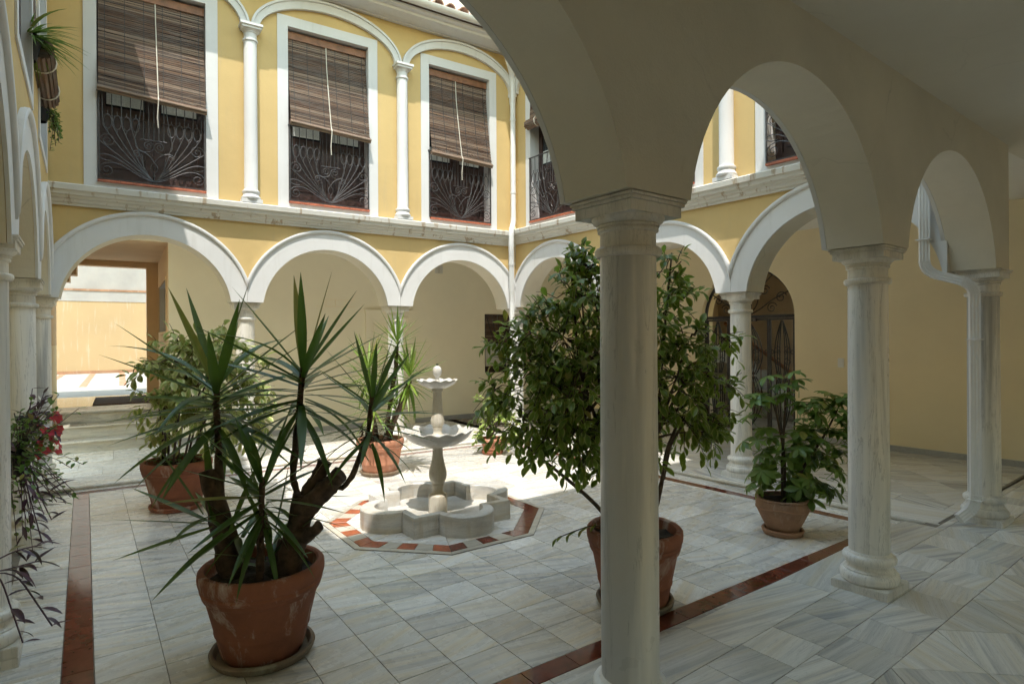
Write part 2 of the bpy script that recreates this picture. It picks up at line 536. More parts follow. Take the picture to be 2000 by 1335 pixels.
# ================================================================== SETTING: ground and floors
gm = MB(); gm.box(-150, 150, -150, 150, -0.6, -0.30)
tag(gm.build('ground', M['grout']), kind='structure')

def clip(poly, a, b):
    """keep the part of poly left of the line a->b"""
    out = []
    n = len(poly)
    side = lambda p: (b[0] - a[0]) * (p[1] - a[1]) - (b[1] - a[1]) * (p[0] - a[0])
    for i in range(n):
        p, q = poly[i], poly[(i + 1) % n]
        sp, sq = side(p), side(q)
        if sp >= 0: out.append(p)
        if (sp > 0 and sq < 0) or (sp < 0 and sq > 0):
            t = sp / (sp - sq)
            out.append((p[0] + (q[0] - p[0]) * t, p[1] + (q[1] - p[1]) * t))
    return out

def clip_conv(poly, region):
    for i in range(len(region)):
        poly = clip(poly, region[i], region[(i + 1) % len(region)])
        if len(poly) < 3: return []
    return poly

def area(p):
    return abs(sum(p[i][0] * p[(i + 1) % len(p)][1] - p[(i + 1) % len(p)][0] * p[i][1] for i in range(len(p)))) / 2

def shrink(poly, g):
    cx = sum(p[0] for p in poly) / len(poly); cy_ = sum(p[1] for p in poly) / len(poly)
    # offset every edge inwards by g
    out = []
    n = len(poly)
    ccw = sum(poly[i][0] * poly[(i + 1) % n][1] - poly[(i + 1) % n][0] * poly[i][1] for i in range(n)) > 0
    lines = []
    for i in range(n):
        p, q = poly[i], poly[(i + 1) % n]
        d = Vector((q[0] - p[0], q[1] - p[1]))
        if d.length < 1e-5: continue
        d.normalize()
        nn = Vector((-d.y, d.x)) if ccw else Vector((d.y, -d.x))
        lines.append((Vector(p) + nn * g, d))
    for i in range(len(lines)):
        p, d = lines[i - 1]; q, e = lines[i]
        cr = d.x * e.y - d.y * e.x
        if abs(cr) < 1e-5: continue
        w = q - p
        t = (w.x * e.y - w.y * e.x) / cr
        out.append((p.x + d.x * t, p.y + d.y * t))
    return out if len(out) >= 3 else poly

_tilecache = {}
def tile(parent, poly, zt, mat, name='tile', gap=0.0018, th=0.007, tilt=0.0006, rz=0.0):
    """one floor tile: its own object, origin at its centre"""
    poly = shrink(poly, gap)
    c = (sum(p[0] for p in poly) / len(poly), sum(p[1] for p in poly) / len(poly))
    loc = [((p[0] - c[0]), (p[1] - c[1])) for p in poly]
    if rz:
        cr_, sr_ = math.cos(-rz), math.sin(-rz)
        loc = [(x * cr_ - y * sr_, x * sr_ + y * cr_) for x, y in loc]
    key = (tuple((round(x, 3), round(y, 3)) for x, y in loc), mat.name, th)
    me = _tilecache.get(key)
    if me is None:
        b = MB()
        top = shrink(loc, 0.0012)
        if len(top) != len(loc): top = loc
        n = len(loc)
        b.add([(p[0], p[1], -th) for p in loc] + [(p[0], p[1], -0.0012) for p in loc] + [(p[0], p[1], 0) for p in top],
              [tuple(range(2 * n, 3 * n))] + [(i, (i + 1) % n, n + (i + 1) % n, n + i) for i in range(n)]
              + [(n + i, n + (i + 1) % n, 2 * n + (i + 1) % n, 2 * n + i) for i in range(n)])
        me = b.mesh(name, mat)
        _tilecache[key] = me
    o = bpy.data.objects.new(name, me)
    col.objects.link(o)
    o.parent = parent
    o.location = (c[0], c[1], zt + random.uniform(-1, 1) * 0.0004)
    o.rotation_euler = (random.gauss(0, tilt), random.gauss(0, tilt), rz)
    return o

# ---- court
court = MB()
court.box(-0.5, 6.0, 1.9, 8.3, -0.25, -0.005)
court_o = tag(court.build('court_floor', M['grout']), 'white marble tiled floor of the sunlit courtyard', kind='structure')
TX, TY = 0.288, 0.272
A0 = FA.pt(-1, -0.345); A1 = FA.pt(7, -0.345)
B0 = FB.pt(-1, -0.49); B1 = FB.pt(8, -0.49)
field = [(0.03, 2.31), (20, 2.31), (20, 20), (0.03, 20)]
def court_clip(p):
    p = clip_conv(p, field)
    if len(p) < 3: return []
    p = clip(p, (A1.x, A1.y), (A0.x, A0.y))
    if len(p) < 3: return []
    p = clip(p, (B1.x, B1.y), (B0.x, B0.y))
    return p if len(p) >= 3 and area(p) > 0.0012 else []
FCX, FCY = 2.57, 4.76       # fountain centre
ctiles = []
for i in range(20):
    for j in range(21):
        x0 = 0.03 + i * TX; y0 = 2.31 + j * TY
        p = court_clip([(x0, y0), (x0 + TX, y0), (x0 + TX, y0 + TY), (x0, y0 + TY)])
        if not p: continue
        cx_, cy_ = x0 + TX / 2 - FCX, y0 + TY / 2 - FCY
        if max(abs(cx_), abs(cy_)) < 0.68 and abs(cx_) + abs(cy_) < 0.95: continue
        ctiles.append((math.hypot(x0, y0), p))
ctiles.sort(key=lambda t: t[0])
for d, p in ctiles[:300]:
    tile(court_o, p, 0.0, M['tile'])
if len(ctiles) > 300:
    rest = MB()
    for d, p in ctiles[300:]:
        rest.slabpoly(shrink(p, 0.0013), -0.004, 0.0)
    tag(rest.build('far_tiles', M['tile'], court_o), kind='stuff')
# strip of tiles at the foot of the left wall
for j in range(24):
    y0 = 2.0 + j * TY
    if y0 > 7.65: break
    tile(court_o, [(-0.395, y0), (-0.10, y0), (-0.10, min(y0 + TY, 7.7)), (-0.395, min(y0 + TY, 7.7))], 0.0, M['tile'])
# red border tiles
for j in range(24):
    y0 = 2.185 + j * 0.2755; y1 = y0 + 0.2755
    lim = FA.pt(0, -0.345).y
    if y0 > lim - 0.05: break
    tile(court_o, [(-0.10, y0), (0.03, y0), (0.03, min(y1, lim)), (-0.10, min(y1, lim))], 0.001, M['redtile'], 'border_tile', gap=0.002)
for i in range(24):
    x0 = 0.03 + i * 0.2755; x1 = min(x0 + 0.2755, 5.48)
    if x0 > 5.40: break
    tile(court_o, [(x0, 2.185), (x1, 2.185), (x1, 2.31), (x0, 2.31)], 0.001, M['redtile'], 'border_tile')
for i in range(26):
    x0 = -0.12 + i * 0.2755; x1 = min(x0 + 0.2755, 5.25)
    if x0 > 5.2: break
    q = [FA.pt(x0, -0.345), FA.pt(x1, -0.345), FA.pt(x1, -0.235), FA.pt(x0, -0.235)]
    tile(court_o, [(v.x, v.y) for v in q], 0.001, M['redtile'], 'border_tile', rz=FA.a)
for i in range(26):
    x0 = 0.35 + i * 0.2755; x1 = min(x0 + 0.2755, 5.46)
    if x0 > 5.42: break
    q = [FB.pt(x0, -0.49), FB.pt(x1, -0.49), FB.pt(x1, -0.38), FB.pt(x0, -0.38)]
    tile(court_o, [(v.x, v.y) for v in q], 0.001, M['redtile'], 'border_tile', rz=FB.a)
# pale bands between red border and the gallery steps
for i in range(8):
    x0 = -0.12 + i * 0.72; x1 = min(x0 + 0.72, 5.42)
    if x0 > 5.2: break
    q = [FA.pt(x0, -0.235), FA.pt(x1, -0.235), FA.pt(x1, -0.115), FA.pt(x0, -0.115)]
    tile(court_o, [(v.x, v.y) for v in q], 0.0, M['tile'], 'band_tile', rz=FA.a)
for i in range(8):
    x0 = 0.14 + i * 0.72; x1 = min(x0 + 0.72, 5.75)
    q = [FB.pt(x0, -0.38), FB.pt(x1, -0.38), FB.pt(x1, -0.16), FB.pt(x0, -0.16)]
    tile(court_o, [(v.x, v.y) for v in q], 0.0, M['tile'], 'band_tile', rz=FB.a)
for i in range(9):
    x0 = -0.10 + i * 0.62; x1 = min(x0 + 0.62, 5.5)
    if x0 > 5.4: break
    tile(court_o, [(x0, 2.04), (x1, 2.04), (x1, 2.185), (x0, 2.185)], 0.0, M['tile'], 'band_tile')
# ---- octagon around the fountain
def octa(ap):
    h = ap * math.tan(rad(22.5))
    return [(FCX + x, FCY + y) for x, y in ((-h, -ap), (h, -ap), (ap, -h), (ap, h), (h, ap), (-h, ap), (-ap, h), (-ap, -h))]
o_out, o_mid, o_in = octa(0.915), octa(0.865), octa(0.735)
sb = MB(); sb.slabpoly(o_out, -0.004, 0.005)
tag(sb.build('octagon_bed', M['grout'], court_o))
for i in range(8):
    k = (i + 1) % 8
    tile(court_o, [o_mid[i], o_mid[k], o_out[k], o_out[i]], 0.009, M['octmarble'], 'octagon_edge_tile', th=0.006)
    tile(court_o, [(FCX, FCY), o_in[i], o_in[k]], 0.009, M['tile'], 'octagon_slab', th=0.006)
    nseg = 5
    for q in range(nseg):
        t0, t1 = q / nseg, (q + 1) / nseg
        L = lambda a, b, t: (a[0] + (b[0] - a[0]) * t, a[1] + (b[1] - a[1]) * t)
        P = [L(o_in[i], o_in[k], t0), L(o_in[i], o_in[k], t1), L(o_mid[i], o_mid[k], t1), L(o_mid[i], o_mid[k], t0)]
        red = (q % 2 == 0)
        mt = (M['orangetile'] if i in (5, 6, 7) else M['redtile']) if red else (M['octmarble'] if i in (0, 6, 7, 5) else M['redtile'])
        tile(court_o, P, 0.0095, mt, 'octagon_tile', th=0.006, gap=0.002)
dr = MB()
dr.box(3.18, 3.42, 5.02, 5.10, 0.0, 0.0135)
for k in range(9): dr.box(3.19 + k * 0.026, 3.202 + k * 0.026, 5.026, 5.094, 0.0135, 0.0155)
tag(dr.build('drain_grate', M['black'], court_o))

# ---- gallery floors
def gallery(name, label, poly, z, cut=None):
    b = MB(); b.slabpoly(poly, -0.25, z - 0.005)
    return tag(b.build(name, M['grout']), label, kind='structure')

def rows(parent, fr, x0, x1, y0, y1, length, mat, off=0.0, name='slab', z=GZ, th=0.007):
    x = x0 - off
    while x < x1 - 0.02:
        a = max(x, x0); b = min(x + length, x1)
        if b - a > 0.02:
            q = [fr.pt(a, y0), fr.pt(b, y0), fr.pt(b, y1), fr.pt(a, y1)]
            tile(parent, [(v.x, v.y) for v in q], z, mat, name, rz=fr.a, th=th)
        x += length

def diag(parent, fr, region, side, mat, z=GZ, origin=(0, 0)):
    """square slabs laid at 45 degrees inside a convex region given in the frame"""
    h = side / math.sqrt(2)
    xs = [p[0] for p in region]; ys = [p[1] for p in region]
    i0 = int((min(xs) - origin[0]) / h) - 2; i1 = int((max(xs) - origin[0]) / h) + 3
    j0 = int((min(ys) - origin[1]) / h) - 2; j1 = int((max(ys) - origin[1]) / h) + 3
    for i in range(i0, i1):
        for j in range(j0, j1):
            if (i + j) % 2: continue
            c = (origin[0] + i * h, origin[1] + j * h)
            p = clip_conv([(c[0] - h, c[1]), (c[0], c[1] - h), (c[0] + h, c[1]), (c[0], c[1] + h)], region)
            if len(p) < 3 or area(p) < 0.002: continue
            q = [fr.pt(*v) for v in p]
            tile(parent, [(v.x, v.y) for v in q], z, mat, 'slab', rz=fr.a + rad(45))

# near gallery (the camera stands in it); frame C runs right-to-left
near = gallery('near_gallery_floor', 'polished grey marble floor of the near gallery',
               [(-2.6, -1.5), (9.0, -1.5), (9.0, 1.985), (5.70, 1.985), (5.70, 2.06), (-2.6, 2.04)], GZ)
CEDGE = -0.22
nm = M['slab']
# edge slabs, two rows of squares, then slabs on the diagonal
rows(near, FC, -4.02, 2.2, -0.235, 0.055, 1.04, nm, off=0.155)
rows(near, FC, -7.3, 4.2, 0.055, 0.33, 0.30, nm, off=0.12)
rows(near, FC, -7.3, -4.02, 0.0, 0.055, 0.60, nm)
rows(near, FC, -7.3, 4.2, 0.33, 0.605, 0.30, nm, off=0.02)
diag(near, FC, [(-7.3, 0.605), (4.2, 0.605), (4.2, 3.2), (-7.3, 3.2)], 0.417, nm, origin=(0.0, 0.605))
ns = MB()
q = [FC.pt(-4.02, -0.242), FC.pt(2.2, -0.242), FC.pt(2.2, -0.236), FC.pt(-4.02, -0.236)]
ns.slabpoly([(v.x, v.y) for v in q], -0.01, GZ - 0.004)
ns.build('step_riser', nm, near)
# right gallery
q = [FB.pt(-0.4, -0.10), FB.pt(5.80, -0.10), FB.pt(5.80, 3.6), FB.pt(-3.0, 3.6), FB.pt(-3.0, -0.1)]
right = gallery('right_gallery_floor', 'grey marble floor of the right-hand gallery behind its columns', [(v.x, v.y) for v in q], GZ)
rows(right, FB, -0.12, 5.78, -0.15, 0.36, 0.86, nm, name='edge_slab')
rows(right, FB, -0.2, 5.78, 0.36, 0.64, 0.42, nm)
diag(right, FB, [(-2.6, 0.64), (5.78, 0.64), (5.78, 3.05), (-2.6, 3.05)], 0.417, nm)
nb_ = MB()
nb_.extrude_profile([(-0.16, 0.0), (-0.16, 0.012), (-0.178, 0.018), (-0.184, 0.032), (-0.178, GZ), (-0.151, GZ), (-0.151, 0.0)], -0.15, 5.80)
no = nb_.build('step_nosing', M['tile'], right); no.matrix_local = FB.m
# far gallery
q = [FA.pt(-0.9, -0.06), FA.pt(5.62, -0.06), FA.pt(5.62, 2.2), FA.pt(-0.9, 2.2)]
far = gallery('far_gallery_floor', 'pale marble floor of the far gallery behind its columns', [(v.x, v.y) for v in q], GZ)
rows(far, FA, -0.9, 5.45, -0.10, 0.38, 0.92, M['tile'], off=0.3, name='edge_slab')
rows(far, FA, -0.9, 5.45, 0.38, 0.85, 0.62, M['tile'], off=0.2)
rows(far, FA, -0.9, 5.45, 0.85, 1.32, 0.62, M['tile'], off=0.45)
rows(far, FA, -0.9, 5.45, 1.32, 2.15, 0.62, M['tile'], off=0.1)
nb_ = MB()
nb_.extrude_profile([(-0.115, 0.0), (-0.115, 0.012), (-0.135, 0.018), (-0.142, 0.032), (-0.135, GZ), (-0.101, GZ), (-0.101, 0.0)], -0.4, 5.46)
no = nb_.build('step_nosing', M['tile'], far); no.matrix_local = FA.m

# ================================================================== COLUMNS
_colcache = {}
def column(fr, x, y, zb, zt, label, plinths=1, group='ground floor marble columns', shaft=None):
    H = round(zt - zb, 3)
    root = empty('marble_column', fr.pt(x, y, zb), fr.a, label, 'column', group)
    key = (H, plinths)
    if key not in _colcache:
        ph = 0.05
        pb = MB()
        def rbox(b, h, z0, z1, c=0.004):
            b.slabpoly([(-h, -h + c), (-h + c, -h), (h - c, -h), (h, -h + c), (h, h - c), (h - c, h), (-h + c, h), (-h, h - c)], z0, z1 - c)
            hh = h - c
            b.slabpoly([(-hh, -hh + c), (-hh + c, -hh), (hh - c, -hh), (hh, -hh + c), (hh, hh - c), (hh - c, hh), (-hh + c, hh), (-hh, hh - c)], z1 - c, z1)
        for k in range(plinths):
            rbox(pb, 0.160 if plinths == 1 else 0.150 - 0.003 * k, k * ph + (0.0015 if k else 0), (k + 1) * ph)
        z0 = ph * plinths
        base = MB()
        prof = [(0.15, 0), (0.158, 0.008), (0.163, 0.024), (0.163, 0.040), (0.158, 0.056), (0.149, 0.064), (0.143, 0.067), (0.143, 0.075),
                (0.134, 0.082), (0.126, 0.096), (0.125, 0.108), (0.129, 0.116), (0.136, 0.118), (0.144, 0.124), (0.148, 0.136), (0.147, 0.149),
                (0.140, 0.160), (0.131, 0.165), (0.123, 0.167), (0.118, 0.176), (0.112, 0.182)]
        base.lathe([(r, z0 + z) for r, z in prof], 40)
        zs = z0 + 0.182
        sh = MB()
        top = H - 0.222
        sh.lathe([(0.1125, zs - .001), (0.1128, zs + 0.3 * (top - zs)), (0.1115, zs + 0.6 * (top - zs)), (0.109, top)], 40)
        cp = MB()
        cprof = [(0.109, -0.223), (0.122, -0.221), (0.129, -0.213), (0.1305, -0.203), (0.129, -0.193), (0.122, -0.186), (0.109, -0.184), (0.108, -0.130),
                 (0.111, -0.126), (0.117, -0.124), (0.119, -0.118), (0.117, -0.113), (0.113, -0.112), (0.114, -0.108), (0.121, -0.107), (0.123, -0.102), (0.119, -0.098), (0.118, -0.096),
                 (0.126, -0.093), (0.135, -0.087), (0.141, -0.079), (0.143, -0.071)]
        cp.lathe([(r, H + z) for r, z in cprof], 40)
        ab = MB()
        rbox(ab, 0.146, H - 0.071, H - 0.030, 0.002)
        rbox(ab, 0.156, H - 0.030, H - 0.016, 0.004)
        rbox(ab, 0.162, H - 0.016, H - 0.004, 0.003)
        _colcache[key] = (pb.mesh('plinth', M['capital']), base.mesh('base', M['column'], 35), sh.mesh('shaft', M['column'], True),
                          cp.mesh('capital', M['capital'], 35), ab.mesh('abacus', M['capital']))
    mp, mb_, ms, mc, ma = _colcache[key]
    I = Matrix.Identity(4)
    inst('plinth', mp, root, I); inst('base', mb_, root, I); inst('shaft', ms, root, I)
    c = inst('capital', mc, root, I); inst('abacus', ma, c, I)
    return root

CA = [-0.41, 1.64, 3.65, 5.70]
CB = [-0.08, 1.92, 3.83, 5.985]
CC = [2.03, -0.17, -2.365, -4.62]     # frame C runs the other way
CD = [1.95, 3.95, 5.985, 7.98]
ZA, ZB, ZC, ZD = 2.05, 2.075, 2.13, 2.07
lab = {('A', 1): 'white marble column behind the yucca and the variegated bush', ('A', 2): 'white marble column behind the sunlit small yucca',
       ('A', 0): 'farthest of the slim marble columns at the left wall, beside the steps',
       ('B', 1): 'marble column hidden behind the ficus tree at the right arcade', ('B', 2): 'slim white column in front of the arched iron gate',
       ('B', 0): 'corner column with the white downpipe, behind the ficus leaves'}
for k in (0, 1, 2):
    column(FA, CA[k], 0.16, GZ, ZA, lab[('A', k)])
column(FA, CA[3], 0.10, GZ, ZA, lab[('B', 0)])
for k in (1, 2):
    column(FB, CB[k], 0.165, GZ, ZB, lab[('B', k)])
lc = ['', 'large grey-veined marble column in the foreground, hiding the ficus pot', 'striped marble column standing right of the umbrella plant pot',
      'rightmost marble column with a ribbed downpipe on its side']
for k in (1, 2):
    column(FC, CC[k], 0.16, GZ, ZC, lc[k])
_c3 = FC.m.inverted() @ Vector((6.12, 1.79, 0))
column(FC, _c3.x, _c3.y, GZ, ZC + 0.005, lc[3])
CC[3] = _c3.x
ld = ['', 'nearest column at the left edge, half hidden by trailing purple leaves', 'second column of the left wall, behind the red petunias']
for k in (1, 2):
    column(FD, CD[k], 0.115, 0.0, ZD + (0.05 if k == 1 else 0.0), ld[k], plinths=2)

# ================================================================== ARCADED FACADES
def ground_arcade(root, cols, zi, T, top, x0, x1, r_off=0.0, zc_off=-0.11, zis=None, feet=0.185):
    out = []
    pts = [(x0, zi)]
    arcs = []
    for a, b in zip(cols[:-1], cols[1:]):
        cxm = (a + b) / 2
        half = (b - a) / 2 - feet
        zc = zi + zc_off
        r = math.hypot(half, zi - zc)
        ap = arc(cxm, zc, r, cxm - half, cxm + half, 36)
        arcs.append((cxm, zc, r, half, (b - a) / 2))
        pts += ap
    pts += [(x1, zi), (x1, top), (x0, top)]
    b = MB()
    b.prism(pts, 0.0, T, 0, 1)
    b.m[1] = 1
    w = b.build('arcade_wall', [M['yellow'], M['cream']], root)
    return w, arcs

def arch_bands(root, arcs, zi, wid=0.25, proud=0.03, xmax=99.0):
    for (cxm, zc, r, half, hb) in arcs:
        ro = r + wid
        hx = min(hb - 0.0015, ro)
        hr = min(hx, xmax - cxm)
        outer = arc(cxm, zc, ro, cxm - hx, cxm + hr, 36)
        inner = arc(cxm, zc, r, cxm - half, cxm + half, 36)
        poly = [(cxm - hx, zi + .001)] + outer + [(cxm + hr, zi + .001)] + list(reversed([(x, z + .0005) for x, z in inner]))
        b = MB(); b.prism(poly, -proud, -0.002)
        bo = b.build('arch_band', M['white'], root)
        # roll moulding on the outer edge
        m2 = MB()
        o1 = arc(cxm, zc, ro + 0.004, cxm - hx, cxm + hr, 40); o2 = arc(cxm, zc, ro - 0.042, cxm - hx, cxm + hr, 40)
        n = len(o1)
        prof = [(0.0, -proud + .004), (0.0, -proud - 0.018), (0.25, -proud - 0.026), (0.75, -proud - 0.022), (1.0, -proud - 0.010), (1.0, -proud + .004)]
        vv = []; ff = []
        for i in range(n):
            for (t, y) in prof:
                vv.append((o1[i][0] + (o2[i][0] - o1[i][0]) * t, y, o1[i][1] + (o2[i][1] - o1[i][1]) * t))
        k = len(prof)
        for i in range(n - 1):
            for j in range(k):
                ff.append((i * k + j, i * k + (j + 1) % k, (i + 1) * k + (j + 1) % k, (i + 1) * k + j))
        ff.append(tuple(range(k))); ff.append(tuple((n - 1) * k + j for j in range(k)))
        m2.add(vv, ff)
        m2.build('moulding', M['white'], bo, smooth=50)

def wall_holes(x0, x1, z0, z1, holes, T, y0=0.0):
    """plane wall with rectangular openings, thickness T"""
    xs = sorted({x0, x1} | {h[0] for h in holes} | {h[1] for h in holes})
    zs = sorted({z0, z1} | {h[2] for h in holes} | {h[3] for h in holes})
    inside = lambda x, z: any(h[0] < x < h[1] and h[2] < z < h[3] for h in holes)
    solid = [[not inside((xs[i] + xs[i + 1]) / 2, (zs[j] + zs[j + 1]) / 2) for j in range(len(zs) - 1)] for i in range(len(xs) - 1)]
    b = MB()
    V = {}
    def vid(i, j, k):
        if (i, j, k) not in V:
            V[(i, j, k)] = len(b.v); b.v.append((xs[i], y0 + (T if k else 0), zs[j]))
        return V[(i, j, k)]
    nx, nz = len(xs) - 1, len(zs) - 1
    S = lambda i, j: 0 <= i < nx and 0 <= j < nz and solid[i][j]
    for i in range(nx):
        for j in range(nz):
            if not solid[i][j]: continue
            b.f.append([vid(i, j, 0), vid(i + 1, j, 0), vid(i + 1, j + 1, 0), vid(i, j + 1, 0)]); b.m.append(0)
            b.f.append([vid(i, j, 1), vid(i, j + 1, 1), vid(i + 1, j + 1, 1), vid(i + 1, j, 1)]); b.m.append(1)
            for (di, dj, a, c) in ((-1, 0, (i, j), (i, j + 1)), (1, 0, (i + 1, j), (i + 1, j + 1)), (0, -1, (i, j), (i + 1, j)), (0, 1, (i, j + 1), (i + 1, j + 1))):
                if not S(i + di, j + dj):
                    b.f.append([vid(*a, 0), vid(*c, 0), vid(*c, 1), vid(*a, 1)]); b.m.append(1)
    return b

def ellipse_arc(cx, z0, a, bz, n=32, lim=None):
    pts = []
    for i in range(n + 1):
        t = math.pi - math.pi * i / n
        pts.append((cx + a * math.cos(t), z0 + bz * math.sin(t)))
    return pts

ZCB, ZCT = 3.04, 3.26       # string course
ZE = 6.05                   # underside of the eaves
def cornice(root, x0, x1, z=ZCB):
    p = [(-0.002, z), (-0.03, z), (-0.035, z + 0.02), (-0.055, z + 0.035), (-0.062, z + 0.06), (-0.085, z + 0.075), (-0.09, z + 0.095), (-0.112, z + 0.105),
         (-0.118, z + 0.14), (-0.140, z + 0.15), (-0.145, z + 0.205), (-0.13, z + 0.218), (-0.002, z + 0.235)]
    b = MB(); b.extrude_profile(p, x0, x1)
    return b.build('string_course', M['cornice'], root)

def eaves(root, x0, x1, ze=ZE):
    b = MB()
    b.extrude_profile([(-0.002, ze), (-0.05, ze), (-0.055, ze + .02), (-0.24, ze + 0.045), (-0.26, ze + 0.05), (-0.265, ze + 0.085), (-0.33, ze + 0.095), (-0.335, ze + 0.13), (-0.002, ze + 0.20)], x0, x1)
    e = b.build('eaves', M['white'], root)
    g = MB()
    pr = []
    for k in range(9):
        a = math.pi + math.pi * k / 8
        pr.append((-0.405 + 0.068 * math.cos(a), ze + 0.19 + 0.068 * math.sin(a)))
    for k in range(8, -1, -1):
        a = math.pi + math.pi * k / 8
        pr.append((-0.405 + 0.060 * math.cos(a), ze + 0.192 + 0.060 * math.sin(a)))
    g.extrude_profile(pr, x0, x1)
    g.build('gutter', M['gutter'], e, smooth=40)
    return e

def roof(root, x0, x1, ze=ZE, ntile=True, depth=1.5, slope=0.30):
    r = MB()
    r.add([(x0, -0.36, ze + 0.20), (x1, -0.36, ze + 0.20), (x1, depth, ze + 0.20 + slope * (depth + .36)), (x0, depth, ze + 0.20 + slope * (depth + .36)),
           (x0, -0.36, ze + 0.18), (x1, -0.36, ze + 0.18), (x1, depth, ze + 0.1), (x0, depth, ze + 0.1)],
          [(0, 1, 2, 3), (4, 5, 6, 7), (0, 1, 5, 4), (1, 2, 6, 5), (2, 3, 7, 6), (3, 0, 4, 7)])
    ro = r.build('roof', M['rooftile'], root)
    if ntile:
        # barrel tiles, one mesh shared
        t = MB(); vv = []; ff = []
        L, n = 0.42, 8
        for yy, rr in ((0, 0.078), (L, 0.062)):
            for rad_ in (1.0, 0.84):
                for k in range(n + 1):
                    a = math.pi * k / n
                    vv.append((rr * rad_ * math.cos(a), yy, rr * rad_ * math.sin(a)))
        m_ = n + 1
        for k in range(n):
            ff += [(k, k + 1, 2 * m_ + k + 1, 2 * m_ + k), (m_ + k, 3 * m_ + k, 3 * m_ + k + 1, m_ + k + 1), (k, m_ + k, m_ + k + 1, k + 1),
                   (2 * m_ + k, 2 * m_ + k + 1, 3 * m_ + k + 1, 3 * m_ + k)]
        t.add(vv, ff)
        me = t.mesh('roof_tile', M['rooftile'], 40)
        for row in range(3):
            for i in range(int((x1 - x0) / 0.2)):
                y = -0.42 + row * 0.36
                mt = Matrix.Translation((x0 + 0.1 + i * 0.2 + random.uniform(-.008, .008), y + random.uniform(-.02, .02), ze + 0.215 + slope * (y + .36) + 0.012)) @ \
                    Matrix.Rotation(math.atan(slope) - 0.03, 4, 'X') @ Matrix.Rotation(random.uniform(-.03, .03), 4, 'Z')
                inst('roof_tile', me, ro, mt)
    return ro

